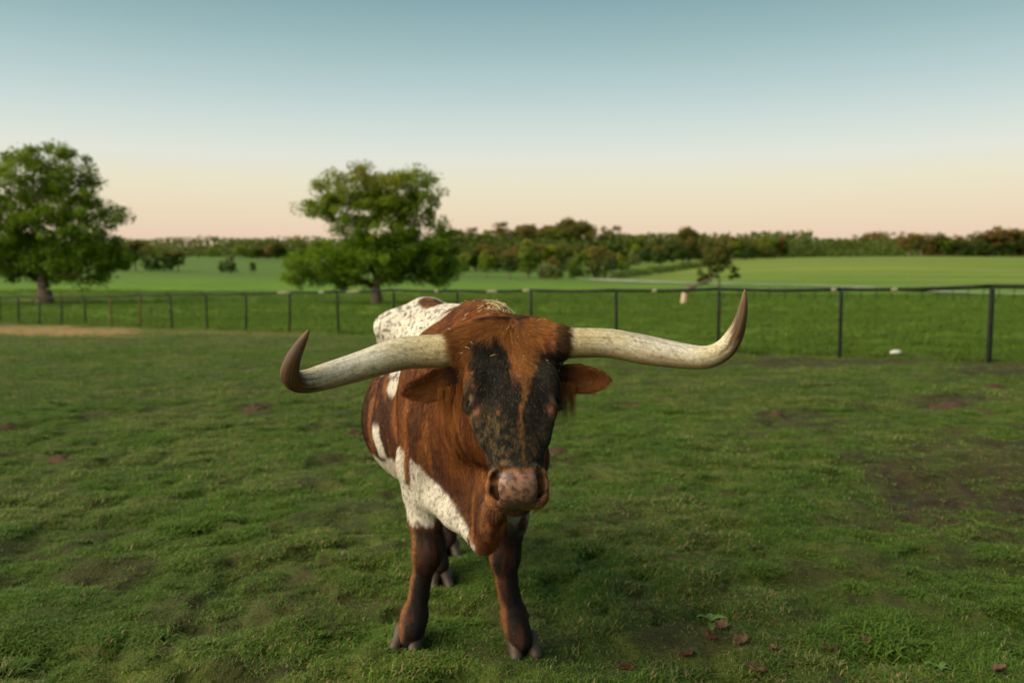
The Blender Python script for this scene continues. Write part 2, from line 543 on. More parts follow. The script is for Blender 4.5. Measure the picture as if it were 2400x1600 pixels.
def grow_tree(seed, blobs, trunk, n_clusters, n_leaves, leaf, cl_r, limbs=True, trunk_r=.4, sun_top=.0):
    """blobs: (x,y,z,rx,ry,rz) crown envelope about the trunk foot; trunk: [(x,y,z)] up to the fork.
    Returns crown mesh and trunk mesh."""
    r = np.random.default_rng(seed)
    B = np.array(blobs, float)
    vol = (B[:, 3] * B[:, 4] * B[:, 5]) ** .75
    cl = []
    tries = 0
    while len(cl) < n_clusters and tries < n_clusters * 60:
        tries += 1
        b = B[r.choice(len(B), p=vol / vol.sum())]
        d = r.normal(size=3); d /= np.linalg.norm(d)
        p = b[:3] + d * b[3:] * (.35 + .65 * r.random() ** .45)
        if p[2] < .6: continue
        if cl and min(np.sum((np.array(cl[-200:]) - p) ** 2, axis=1)) < (cl_r * .42) ** 2: continue
        cl.append(p)
    cl = np.array(cl)
    mb = MB()
    trunk = np.array(trunk, float)
    nt_ = len(trunk)
    mb.tube(catmull(trunk, 9), np.interp(np.linspace(0, 1, 9), [0, .12, .5, 1], [1.55, 1.12, 1.0, .82]) * trunk_r, 10)
    if limbs:
        nodes = [trunk[-1]]; par = [-1]
        order = np.argsort(np.linalg.norm(cl - trunk[-1], axis=1))
        seg = []
        for i in order:
            N_ = np.array(nodes)
            dd = np.linalg.norm(N_ - cl[i], axis=1) + .25 * np.linalg.norm(N_ - trunk[-1], axis=1) * 0
            k = int(np.argmin(dd))
            a = N_[k]; b = cl[i]
            mid = (a + b) / 2 + r.normal(size=3) * .08 * np.linalg.norm(b - a) + np.array([0, 0, .10 * np.linalg.norm((b - a)[:2])])
            nodes.append(mid); par.append(k); nodes.append(b); par.append(len(nodes) - 2)
        w = np.ones(len(nodes)) * .6
        for i in range(len(nodes) - 1, 0, -1):
            w[par[i]] += w[i]
        rad = np.clip(trunk_r * .75 * (w / w[0]) ** .46, .018, None)
        for i in range(1, len(nodes)):
            a = nodes[par[i]]; b = nodes[i]
            mb.tube([a, b], [rad[i] * 1.12, rad[i] * .92], 5 if rad[i] > .05 else 3)
    # leaves
    per = r.multinomial(n_leaves, np.ones(len(cl)) / len(cl))
    ctr = np.repeat(np.arange(len(cl)), per)
    n = len(ctr)
    g = r.normal(size=(n, 3)); g /= np.linalg.norm(g, axis=1)[:, None]
    sz = cl_r * (.55 + .75 * r.random(len(cl)))
    p = cl[ctr] + g * (sz[ctr] * r.random(n) ** .5)[:, None] * np.array([1, 1, .72])
    ok = p[:, 2] > .35
    p = p[ok]; ctr = ctr[ok]; n = len(p)
    a = r.normal(size=(n, 3)); a[:, 2] *= .5; a /= np.linalg.norm(a, axis=1)[:, None]
    b = np.cross(a, r.normal(size=(n, 3))); b /= np.linalg.norm(b, axis=1)[:, None] + 1e-9
    L = leaf * (.6 + .8 * r.random(n))
    V = np.stack([p - a * L[:, None] * .5, p + b * L[:, None] * .33, p + a * L[:, None] * .5 + np.array([0, 0, -.12]) * L[:, None], p - b * L[:, None] * .33], 1).reshape(-1, 3)
    Q = np.arange(4 * n).reshape(-1, 4)
    crown = mesh_from('crown', V, Q, False)
    tone = np.clip(.5 + .55 * (r.random(len(cl))[ctr] - .5) + .7 * (r.random(n) - .5), 0, 1)
    vattr(crown, 'tone', np.repeat(tone, 4))
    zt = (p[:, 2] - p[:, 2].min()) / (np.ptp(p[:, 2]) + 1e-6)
    warm = np.clip((r.random(len(cl))[ctr] * .5 + r.random(n) * .3) * sstep(.35, .95, zt) * sun_top * 1.6, 0, 1)  # late sun on the treetops, painted in as a warmer leaf tint
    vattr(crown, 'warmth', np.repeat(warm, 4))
    return crown, mb.mesh('trunk')

def put_tree(name, crown, trunk, mat, loc, rz=0, sc=(1, 1, 1), label=None, group=None, cat='tree'):
    root = empty(name, loc, rz); root.scale = sc
    tag(root, label, cat, group)
    if len(crown.materials) == 0: crown.materials.append(mat)
    if len(trunk.materials) == 0: trunk.materials.append(M_BARK)
    o = bpy.data.objects.new('crown', crown); COL.objects.link(o); o.parent = root
    o = bpy.data.objects.new('trunk', trunk); COL.objects.link(o); o.parent = root
    return root

def blobs_px(rows, px0, py0, k, depth=.9):
    r = np.random.default_rng(int(px0))
    return [((a - px0) * k, r.uniform(-.25, .25) * c * k, (py0 - b) * k, c * k, max(c, d) * k * depth, d * k) for a, b, c, d in rows]

# the broad oak behind the bull, and the taller one at the left edge of the pasture
g = ground_at(882, 712, 30); K_ = g[1] / F
cr, tk = grow_tree(21, blobs_px([(960, 462, 78, 72), (832, 440, 62, 50), (748, 486, 40, 24), (880, 530, 105, 60), (1005, 575, 70, 78), (770, 608, 95, 44), (700, 640, 38, 30), (885, 630, 110, 40), (1042, 632, 28, 38), (940, 655, 60, 18), (800, 655, 60, 18), (905, 420, 48, 32), (840, 590, 85, 42), (955, 605, 95, 48), (1015, 642, 48, 22), (735, 640, 58, 24), (875, 615, 100, 30), (800, 498, 75, 40), (905, 480, 80, 55), (775, 452, 46, 40), (868, 436, 50, 44)], 882, 712, K_),
                   [(0, 0, -.3), (.02, 0, .6), (-.03, 0, .95), (.0, 0, 1.35)], 560, 72000, .19, .80, trunk_r=.40, sun_top=.75)
put_tree('oak_tree', cr, tk, M_LEAF_OAK, tuple(g), label='broad green oak standing alone behind the back of the bull, beyond the fence')
g = ground_at(105, 712, 30); K_ = g[1] / F
cr, tk = grow_tree(34, blobs_px([(60, 432, 85, 74), (170, 425, 62, 66), (20, 540, 90, 70), (135, 545, 105, 70), (225, 520, 55, 75), (288, 512, 20, 24), (60, 615, 105, 45), (195, 618, 85, 46), (262, 600, 42, 40), (-60, 560, 80, 110), (110, 370, 60, 24), (-90, 470, 70, 70)], 105, 712, K_),
                   [(0, 0, -.3), (.0, 0, .4), (.0, 0, .75), (.02, 0, 1.1)], 640, 74000, .20, .82, trunk_r=.58, sun_top=.25)
put_tree('oak_tree', cr, tk, M_LEAF_OAK, tuple(g), label='large dense green oak with a forked trunk at the left edge of the pasture')

# prototypes for the trees farther off (unit: metres, about 8 m tall)
def proto(seed, shape, leaf=.42, ncl=80, nl=2600, clr=.85, tr=.22, sun_top=1.0):
    r = np.random.default_rng(seed)
    if shape == 'round':
        bl = [(0, 0, 4.6, 2.6, 2.6, 2.3), (1.2, .4, 5.6, 1.7, 1.7, 1.6), (-1.3, -.3, 5.3, 1.8, 1.8, 1.7), (.3, 0, 3.2, 2.5, 2.4, 1.2), (-.4, .5, 6.6, 1.3, 1.3, 1.1)]
    elif shape == 'tall':
        bl = [(0, 0, 4.4, 1.7, 1.7, 2.6), (.5, .3, 6.4, 1.2, 1.2, 1.4), (-.6, 0, 5.2, 1.3, 1.3, 1.6), (.2, 0, 2.6, 1.7, 1.7, 1.3)]
    elif shape == 'bush':
        bl = [(0, 0, 3.2, 3.0, 2.8, 2.8), (1.7, .3, 2.6, 2.2, 2.0, 2.3), (-1.8, -.2, 2.7, 2.2, 2.0, 2.5), (.4, .2, 5.6, 1.8, 1.8, 1.6), (-.3, 0, 1.4, 3.4, 3.0, 1.1)]
    else:   # open, umbrella-topped
        bl = [(0, 0, 6.6, 1.9, 1.9, .9), (1.0, .3, 6.0, 1.0, 1.0, .7), (-1.1, -.3, 5.9, 1.1, 1.1, .7), (.2, 0, 7.3, 1.1, 1.1, .5)]
    return grow_tree(seed, bl, [(0, 0, -.4), (.05, 0, .8), (0, 0, 1.7)] if shape != 'open' else [(0, 0, -.4), (.15, 0, 2.5), (0, 0, 4.6)], ncl, nl, leaf, clr, trunk_r=tr, sun_top=sun_top)
PROTO = {}
def get(shape, matname, var=0):
    key = (shape, matname, var)
    if key not in PROTO:
        sd_ = {'round': 50, 'tall': 60, 'bush': 70, 'open': 80}[shape] + var
        base = ('m', shape, var)
        if base not in PROTO:
            PROTO[base] = proto(sd_, shape)
        c, t = PROTO[base]
        c = c.copy(); c.materials.clear()
        PROTO[key] = (c, t)
    return PROTO[key]
MATS = {'dark': M_LEAF_DARK, 'lime': M_LEAF_LIME, 'oak': M_LEAF_OAK, 'grey': M_LEAF_GREY, 'rust': M_LEAF_RUST, 'olive': M_LEAF_OLIVE}
tr_rng = np.random.default_rng(99)
def far_tree(name, px, py, hpx, shape, mat, label, group=None, wide=1.0, var=None, dmin=40):
    g = ground_at(px, py, dmin)
    hm = hpx * g[1] / F
    top = {'round': 7.9, 'tall': 8.0, 'bush': 7.3, 'open': 8.0}[shape]
    k = hm / top
    v_ = int(tr_rng.integers(0, 3)) if var is None else var
    c, t = get(shape, mat, v_)
    return put_tree(name, c, t, MATS[mat], tuple(g), tr_rng.uniform(0, 6.28), (k * wide, k * wide, k), label, group)

# middle distance, each one distinct
MID = [
 (318, 634, 78, 'round', 'dark', 'tallest dark green tree in the clump right of the large left oak', 1.0), (352, 637, 66, 'bush', 'dark', 'rounded dark tree in the middle of the clump right of the left oak', .8),
 (385, 637, 62, 'bush', 'dark', 'dark bushy tree second from the right end of the clump beyond the left oak', .75), (418, 637, 54, 'round', 'dark', 'low dark tree at the right end of the clump beyond the left oak', .95), (285, 636, 60, 'bush', 'oak', 'bright green bush at the foot of the tallest dark tree beside the left oak', .8),
 (500, 603, 26, 'bush', 'lime', 'yellow-green bush at the far end of the valley meadow', 1.4), (462, 600, 20, 'bush', 'olive', 'low olive bush at the far left of the valley meadow', 1.4),
 (540, 640, 46, 'bush', 'dark', 'dark rounded shrub standing alone in the valley meadow', .85), (519, 639, 30, 'bush', 'dark', 'small dark shrub on the left flank of the rounded meadow shrub', .8), (593, 645, 34, 'round', 'dark', 'small slender tree alone in the meadow left of the broad oak', .75),
 (1085, 651, 62, 'round', 'lime', 'yellow-green tree just right of the broad oak', .9), (1140, 653, 68, 'round', 'oak', 'green tree with feathery top second right of the broad oak', .85), (1194, 656, 70, 'round', 'dark', 'dark tree with a visible trunk between two lighter green trees', .95),
 (1238, 653, 90, 'tall', 'lime', 'tall lime green tree rising above its dark neighbours', 1.1), (1300, 656, 58, 'bush', 'olive', 'olive bush in front of the woodland edge', .9), (1276, 655, 44, 'bush', 'grey', 'pale grassy bush beside the olive bush', .8),
 (1345, 655, 66, 'bush', 'lime', 'light green bushy tree left of the pair at the edge of the hill', .8), (1398, 655, 80, 'bush', 'olive', 'tall olive bushy tree at the foot of the hill', .8), (1432, 650, 56, 'round', 'dark', 'dark tree at the right end of the hedge at the foot of the hill', .8),
 (1485, 623, 34, 'bush', 'grey', 'pale grey-green dome-shaped bush before the dark woods', 1.1), (1545, 634, 62, 'round', 'dark', 'small dark tree with a bare trunk at the edge of the hillside field', .85),
]
for px, py, h_, sh, mt, lb, wd in MID:
    far_tree('oak_sapling' if h_ < 40 else 'broadleaf_tree', px, py, h_, sh, mt, lb, 'trees dotted over the middle distance', wd)

# the sapling at the fence line beyond the bull's right horn
g = ground_at(1686, 694, 30); K_ = g[1] / F
cr, tk = grow_tree(77, blobs_px([(1680, 612, 32, 26), (1690, 580, 22, 18), (1662, 640, 24, 16), (1650, 655, 14, 10), (1718, 640, 16, 14), (1665, 596, 16, 14)], 1686, 694, K_),
                   [(0, 0, -.2), (.02, 0, .5), (-.04, 0, 1.1), (0, 0, 1.7)], 90, 4200, .22, .42, trunk_r=.10, sun_top=.5)
put_tree('young_tree', cr, tk, M_LEAF_OLIVE, tuple(g), label='young olive-leaved tree just beyond the fence, left of the right horn tip')

# the woods along the skyline: every near crown its own tree, the depth behind them one mass
r_ = np.random.default_rng(5)
W_LABEL = {'dark': 'dark green tree in the woods', 'olive': 'olive tree in the woods', 'rust': 'russet tree in the woods', 'oak': 'mid green tree in the woods', 'lime': 'light green tree in the woods'}
def wood_line(where, x0, x1, step, ybase, hpx, mix, shapes=('round', 'bush', 'tall'), seed=0, jitter=.5, wide=1.15, dmin=120):
    rr = np.random.default_rng(seed)
    x = x0
    while x < x1:
        px = x + rr.uniform(-jitter, jitter) * step
        h_ = np.interp(px, hpx[0], hpx[1]) * rr.uniform(.82, 1.12)
        yb = np.interp(px, ybase[0], ybase[1])
        mt = mix(px, rr)
        far_tree('woodland_tree', px, yb, h_, shapes[int(rr.integers(0, len(shapes)))], mt, W_LABEL[mt] + ' ' + where, 'trees of the skyline woods ' + where, wide * rr.uniform(.85, 1.2), dmin=dmin)
        x += step
def mix_a(px, rr):
    u_ = rr.random()
    return 'dark' if u_ < .52 else 'olive' if u_ < .75 else 'oak' if u_ < .9 else 'rust'
def mix_r(px, rr):
    u_ = rr.random()
    if 1930 < px < 2200 or px > 2310: return 'rust' if u_ < .55 else 'olive' if u_ < .75 else 'dark'
    return 'oak' if u_ < .35 else 'dark' if u_ < .7 else 'olive'
# back row over the middle, taller
wood_line('behind the pair of yellow-green trees and the hillside field', 1040, 1860, 26, ([1000, 1300, 1500, 1700, 1900], [612, 613, 611, 607, 603]), ([1040, 1120, 1300, 1400, 1500, 1610, 1700, 1900], [74, 82, 80, 78, 62, 68, 52, 46]), mix_a, seed=1, dmin=300)
# front row at the wood's edge
wood_line('close behind the hedge right of the broad oak', 1050, 1500, 30, ([1050, 1500], [636, 634]), ([1050, 1300, 1500], [62, 66, 46]), mix_a, seed=2, wide=1.2, dmin=200)
wood_line('along the edge of the hillside field', 1500, 1800, 24, ([1500, 1650, 1800], [618, 612, 607]), ([1500, 1800], [56, 44]), mix_a, seed=3, wide=1.25, dmin=200)
# right hill crest
wood_line('on the crest of the mown hill', 1760, 2440, 19, ([1700, 1900, 2440], [604, 600.5, 602]), ([1760, 1900, 1950, 2140, 2180, 2240, 2320, 2440], [46, 44, 56, 58, 62, 48, 64, 62]), mix_r, seed=4, wide=1.2, dmin=240)
# far left ridge
wood_line('on the low ridge between the two oaks', 300, 720, 15, ([300, 720], [599, 599]), ([300, 480, 560, 640, 720], [28, 24, 30, 40, 44]), mix_a, seed=6, shapes=('round', 'bush'), wide=1.6, dmin=400)
wood_line('just left of the broad oak', 560, 760, 22, ([560, 760], [606, 607]), ([560, 640, 760], [30, 36, 44]), mix_a, seed=7, shapes=('bush', 'round'), wide=1.4, dmin=300)
for px, h_ in ((1290, 84), (1330, 98), (1364, 92), (1236, 86), (1610, 78)):
    far_tree('bare_topped_tree', px, 612, h_, 'open', 'olive', {1290: 'umbrella-topped tree at the left of three rising over the woods', 1330: 'tallest umbrella-topped tree standing out against the sky over the woods', 1364: 'umbrella-topped tree right of the tallest one over the woods', 1236: 'umbrella-topped tree above the tall lime green tree', 1610: 'umbrella-topped tree above the woods left of the young tree'}[px], 'trees rising over the skyline woods', 1.15, dmin=300)

def hedge():
    """Low scrub hedge climbing the edge of the hillside field."""
    rr = np.random.default_rng(31)
    row = [(1436, 652), (1500, 645), (1560, 638), (1610, 630), (1660, 624), (1700, 619)]
    c = catmull(np.array([ground_at(a, b, 100) for a, b in row]), 60)
    n = 3000
    i = rr.integers(0, 60, n)
    h_ = 1.5 * (.5 + fbm(np.stack([i * .35, i * 0.0], 1), 2, 4))
    p = c[i] + np.stack([rr.normal(size=n) * .9, rr.normal(size=n) * .9, rr.random(n) * h_], 1)
    a = rr.normal(size=(n, 3)); a /= np.linalg.norm(a, axis=1)[:, None]
    b = np.cross(a, rr.normal(size=(n, 3))); b /= np.linalg.norm(b, axis=1)[:, None]
    V = np.stack([p - a * .25, p + b * .2, p + a * .25, p - b * .2], 1).reshape(-1, 3)
    me_ = mesh_from('hedge', V, np.arange(4 * n).reshape(-1, 4))
    vattr(me_, 'tone', np.repeat(rr.random(n), 4)); vattr(me_, 'warmth', np.repeat(rr.random(n) * .3, 4))
    tag(link('hedge', me_, M_LEAF_DARK), 'low dark hedge climbing along the edge of the hillside field', 'hedge')
hedge()

def far_woods():
    """The deep of the woods behind the front rows: one leafy mass."""
    rr = np.random.default_rng(12)
    P_ = []; T_ = []; WM = []
    def strip(x0, x1, d, h_m, n, seed):
        px = rr.uniform(x0, x1, n); dd = d * rr.uniform(1, 1.25, n)
        X = (px - 1200) / F * dd; Y = dd
        top = h_m * (.70 + .5 * fbm(np.stack([X * .09, Y * .02], 1), 3, seed))
        z = big_height(X, Y) + top * rr.random(n) ** 1.1 + .3
        P_.append(np.stack([X, Y, z], 1)); T_.append(rr.random(n)); WM.append(rr.random(n) * .4)
    strip(-900, 3200, 430, 9.5, 40000, 1)
    strip(-700, 3000, 380, 4.0, 24000, 3)
    strip(1000, 1900, 350, 10.5, 12000, 2)
    p = np.concatenate(P_); n = len(p)
    a = rr.normal(size=(n, 3)); a /= np.linalg.norm(a, axis=1)[:, None]
    b = np.cross(a, rr.normal(size=(n, 3))); b /= np.linalg.norm(b, axis=1)[:, None]
    L = 1.5 * rr.uniform(.6, 1.4, n)
    V = np.stack([p - a * L[:, None] * .5, p + b * L[:, None] * .4, p + a * L[:, None] * .5, p - b * L[:, None] * .4], 1).reshape(-1, 3)
    me_ = mesh_from('far_woods', V, np.arange(4 * n).reshape(-1, 4))
    vattr(me_, 'tone', np.repeat(np.concatenate(T_), 4)); vattr(me_, 'warmth', np.repeat(np.concatenate(WM), 4))
    tag(link('far_woods', me_, M_LEAF_DARK), 'dark mass of woodland behind the skyline trees', kind='stuff')
far_woods()
# ------------------------------------------------------------------ pipe fence of the paddock
m = Nodes('black_pipe')
_p = m.obj()
_n = m.noise(6, 5, .65, _p).outputs['Fac']
_n2 = m.noise(1.6, 4, .6, _p).outputs['Fac']
_c = m.mix(m.ramp(_n2, [(.52, (0, 0, 0)), (.62, (1, 1, 1))]), (.007, .009, .009), m.mix(_n, (.010, .010, .009), (.024, .020, .015)))
M_PIPE = m.surf(m.bsdf(_c, .7, .12, m.bump(_n, .2, .005)).outputs[0])
m = Nodes('bare_pipe')
_n = m.noise(9, 4, .6, m.obj()).outputs['Fac']
M_BARE = m.surf(m.bsdf(m.mix(_n, (.09, .085, .05), (.19, .17, .11)), .7, .3).outputs[0])
m = Nodes('rusty_post')
_n = m.noise(9, 4, .6, m.obj()).outputs['Fac']
M_RUSTP = m.surf(m.bsdf(m.mix(_n, (.045, .022, .012), (.14, .055, .025)), .8, .2).outputs[0])

FENCE_N = range(-3, 23)
def fence_xy(i): return np.array([8.57 - 2.02 * i, 15.80 + 1.78 * i])
FENCE_H = 1.36
fence = empty('pipe_fence', (fence_xy(8)[0], fence_xy(8)[1], height(*fence_xy(8))[0]))
tag(fence, 'long black pipe fence with one top rail and slim posts, crossing behind the bull', 'fence')
def fence_part(name, me_, mat):
    o = link(name, me_, mat, fence)
    o.matrix_parent_inverse = Matrix.Translation(-Vector(fence.location))
    return o
fr_ = np.random.default_rng(8)
tops = []
for i in FENCE_N:
    x, y = fence_xy(i)
    z = height(x, y)[0]
    lean = fr_.normal(size=2) * .022
    h_ = FENCE_H + fr_.normal() * .018
    if i == 8: h_ -= .03
    tops.append([x + lean[0], y + lean[1], big_height(np.array([x]), np.array([y]))[0] + h_])
    R_ = .036 * (1.25 if i in (0, 17) else 1)
    mb = MB()
    mb.tube([(x, y, z - .3), (x, y, z + .15), (x + lean[0] * .6, y + lean[1] * .6, z + .75), (tops[-1][0], tops[-1][1], tops[-1][2] - .045)], [R_] * 4, 10)
    o = fence_part('post', mb.mesh('post'), M_RUSTP if i in (12, 13) else M_PIPE)
    if i in (12, 13): o['label'] = 'rusty brown post at the left end of the fence'
tops = np.array(tops)
for k in range(len(tops) - 1):
    a, b = tops[k], tops[k + 1]
    mid = (a + b) / 2 - np.array([0, 0, .024])
    mb = MB(); mb.tube(catmull([a, mid, b], 7), [.040] * 7, 10)
    fence_part('rail', mb.mesh('rail'), M_PIPE)
# patches where the paint has gone: thin sleeves of weathered coating on the rail
for i, f, L in ((6.7, .2, .7), (1.05, .1, .12), (4.05, .4, .25), (4.5, .2, .40), (5.3, .3, .16), (7.3, .3, .35), (0.62, .2, .13), (2.6, .3, .14), (8.1, .1, .9)):
    j = int(i) + 3; t = i - int(i)
    a, b = tops[j], tops[j + 1]
    d = (b - a) / np.linalg.norm(b - a)
    p = a + (b - a) * t - np.array([0, 0, 0.024 * 4 * t * (1 - t)])
    mb = MB(); mb.tube([p - d * L / 2, p - d * L * .2, p + d * L * .25, p + d * L / 2], [.0405, .0445, .044, .0405], 10)
    fence_part('worn_patch', mb.mesh('worn_patch'), M_BARE)
# fine mesh wire hung below the rail
mb = MB()
for k in range(len(tops) - 1):
    a, b = tops[k], tops[k + 1]
    for hh in np.linspace(.10, 1.22, 8):
        mb.tube([a - [0, 0, FENCE_H - hh], (a + b) / 2 - [0, 0, FENCE_H - hh + .01], b - [0, 0, FENCE_H - hh]], [.0014] * 3, 3)
    for t in np.linspace(.06, .94, 15):
        p = a + (b - a) * t
        mb.tube([p - [0, 0, FENCE_H - .10], p - [0, 0, FENCE_H - 1.22]], [.0012] * 2, 3)
o = fence_part('wire_mesh', mb.mesh('wire_mesh'), M_PIPE); o['kind'] = 'stuff'

# a second, lighter wire fence far across the pasture
far_f = [ground_at(px, py, 40) for px, py in zip(np.linspace(1660, 2520, 25), np.linspace(701, 706, 25))]
ff = empty('wire_fence', tuple(far_f[12])); tag(ff, 'thin wire fence on short posts in front of the gravel drive', 'fence')
for q in far_f:
    mb = MB(); mb.tube([(q[0], q[1], q[2] - .2), (q[0], q[1], q[2] + 1.1)], [.035, .03], 5)
    o = link('post', mb.mesh('post'), M_PIPE, ff); o.matrix_parent_inverse = Matrix.Translation(-Vector(ff.location))
for hh in (.5, .95):
    mb = MB(); mb.tube([(q[0], q[1], q[2] + hh) for q in far_f], [.006] * len(far_f), 3)
    o = link('wire', mb.mesh('wire'), M_PIPE, ff); o.matrix_parent_inverse = Matrix.Translation(-Vector(ff.location))

# pale stump of a cut trunk beyond the fence, with a dark broken bough leaning over it
g = ground_at(1603, 712, 30)
k_ = g[1] / F
mb = MB(); mb.tube([(0, 0, -.1), (0, 0, .2), (.03, 0, 24 * k_), (.03, 0, 27 * k_)], [.30, .24, .21, .12], 10)
m = Nodes('pale_wood'); _n = m.noise(5, 5, .6, m.mapping(m.obj(), (1, 1, .2))).outputs['Fac']
M_PALE = m.surf(m.bsdf(m.mix(_n, (.30, .20, .12), (.46, .35, .23)), .85, .2).outputs[0])
st = link('tree_stump', mb.mesh('tree_stump'), M_PALE); st.location = tuple(g)
tag(st, 'short pale tree stump beyond the fence, left of the right horn tip', 'stump')
mb = MB(); z0 = 27 * k_
mb.tube([(.03, 0, z0 - .02), (.35, 0, z0 + .35), (1.0, .1, z0 + .55), (1.9, .1, z0 + .95), (2.5, .1, z0 + 1.3)], [.17, .16, .10, .06, .03], 7)
mb.tube([(.35, 0, z0 + .35), (.15, 0, z0 + .60)], [.11, .06], 6)
o = link('broken_bough', mb.mesh('broken_bough'), M_BARK, st)
# ------------------------------------------------------------------ grass
def blade_clump(seed, n, spread, hmin, hmax, lean, width):
    r = np.random.default_rng(seed)
    V = []; Fc = []; T = []
    for i in range(n):
        a = r.uniform(0, 6.283); rad = spread * math.sqrt(r.random())
        base = np.array([rad * math.cos(a), rad * math.sin(a), -.008])
        az = r.uniform(0, 6.283); d = np.array([math.cos(az), math.sin(az), 0])
        h_ = r.uniform(hmin, hmax); ln = lean * r.uniform(.3, 1.5)
        s = np.array([-d[1], d[0], 0]) * width * r.uniform(.6, 1.3)
        p0 = base; p1 = base + np.array([0, 0, h_ * .55]) + d * ln * h_ * .35; p2 = base + np.array([0, 0, h_ * max(.12, 1.0 - .30 * ln)]) + d * ln * h_ * .95
        k = len(V)
        V += [p0 - s, p0 + s, p1 - s * .8, p1 + s * .8, p2]
        Fc += [[k, k + 1, k + 3, k + 2], [k + 2, k + 3, k + 4]]
        t = r.random()
        T += [t] * 5
    me_ = mesh_from('grass_clump', V, Fc, False)
    vattr(me_, 'blade', T)
    return me_
def grass_material(name, cols, straw):
    m = Nodes(name)
    t = m.attr('blade').outputs['Fac']
    g = m.attr('tone', 'INSTANCER').outputs['Fac']
    dry = m.attr('dry', 'INSTANCER').outputs['Fac']
    c = m.mix(g, cols[0], cols[1])
    wn = m.n('ShaderNodeTexWhiteNoise', noise_dimensions='1D'); m.l(m.math('MULTIPLY', t, 917.0), wn.inputs['W'])
    c = m.mix(m.ramp(wn.outputs['Value'], [(.0, (0, 0, 0)), (1, (1, 1, 1))]), m.mix(.45, c, (.012, .022, .004)), m.mix(.75, c, cols[2]))
    isdry = m.math('LESS_THAN', t, dry)
    c = m.mix(isdry, c, straw)
    d = m.bsdf(c, .65, .2)
    tr = m.n('ShaderNodeBsdfTranslucent'); m.l(c, tr.inputs['Color'])
    mx = m.n('ShaderNodeMixShader'); mx.inputs[0].default_value = .42
    m.l(d.outputs[0], mx.inputs[1]); m.l(tr.outputs[0], mx.inputs[2])
    return m.surf(mx.outputs[0])
M_GRASS = grass_material('grass_blades', [(.028, .086, .006), (.092, .195, .014), (.180, .265, .042)], (.29, .24, .095))
M_PASTURE = grass_material('pasture_blades', [(.048, .120, .006), (.115, .205, .012), (.160, .240, .026)], (.22, .21, .06))

def scatter_grass(name, label, pts, scale, tone, dry, clumps, mat, seed):
    cc = bpy.data.collections.new(name + '_clumps')      # source clumps: held by the modifier only
    for me_ in clumps:
        me_.materials.append(mat)
        cc.objects.link(bpy.data.objects.new('grass_clump', me_))
    me_ = bpy.data.meshes.new(name)
    me_.vertices.add(len(pts)); me_.vertices.foreach_set('co', np.asarray(pts, np.float32).ravel())
    vattr(me_, 'size', scale); vattr(me_, 'tone', tone); vattr(me_, 'dry', dry)
    r = np.random.default_rng(seed)
    vattr(me_, 'turn', r.uniform(0, 6.283, len(pts)))
    o = link(name, me_)
    ng = bpy.data.node_groups.new(name, 'GeometryNodeTree')
    ng.interface.new_socket('Geometry', in_out='INPUT', socket_type='NodeSocketGeometry')
    ng.interface.new_socket('Geometry', in_out='OUTPUT', socket_type='NodeSocketGeometry')
    N = ng.nodes.new; L = ng.links.new
    gi = N('NodeGroupInput'); go = N('NodeGroupOutput')
    ci = N('GeometryNodeCollectionInfo'); ci.inputs['Collection'].default_value = cc; ci.inputs['Separate Children'].default_value = True; ci.inputs['Reset Children'].default_value = True
    iop = N('GeometryNodeInstanceOnPoints'); iop.inputs['Pick Instance'].default_value = True
    def at(nm):
        a = N('GeometryNodeInputNamedAttribute'); a.data_type = 'FLOAT'; a.inputs['Name'].default_value = nm; return a.outputs['Attribute']
    rnd = N('FunctionNodeRandomValue'); rnd.data_type = 'INT'
    rnd.inputs[4].default_value = 0; rnd.inputs[5].default_value = len(clumps) - 1
    cb = N('ShaderNodeCombineXYZ'); L(at('turn'), cb.inputs['Z'])
    sc = N('ShaderNodeCombineXYZ')
    for k in 'XYZ': L(at('size'), sc.inputs[k])
    L(gi.outputs[0], iop.inputs['Points']); L(ci.outputs[0], iop.inputs['Instance']); L(rnd.outputs[2], iop.inputs['Instance Index'])
    L(cb.outputs[0], iop.inputs['Rotation']); L(sc.outputs[0], iop.inputs['Scale'])
    L(iop.outputs[0], go.inputs[0])
    md = o.modifiers.new('scatter', 'NODES'); md.node_group = ng
    tag(o, label, kind='stuff')
    return o

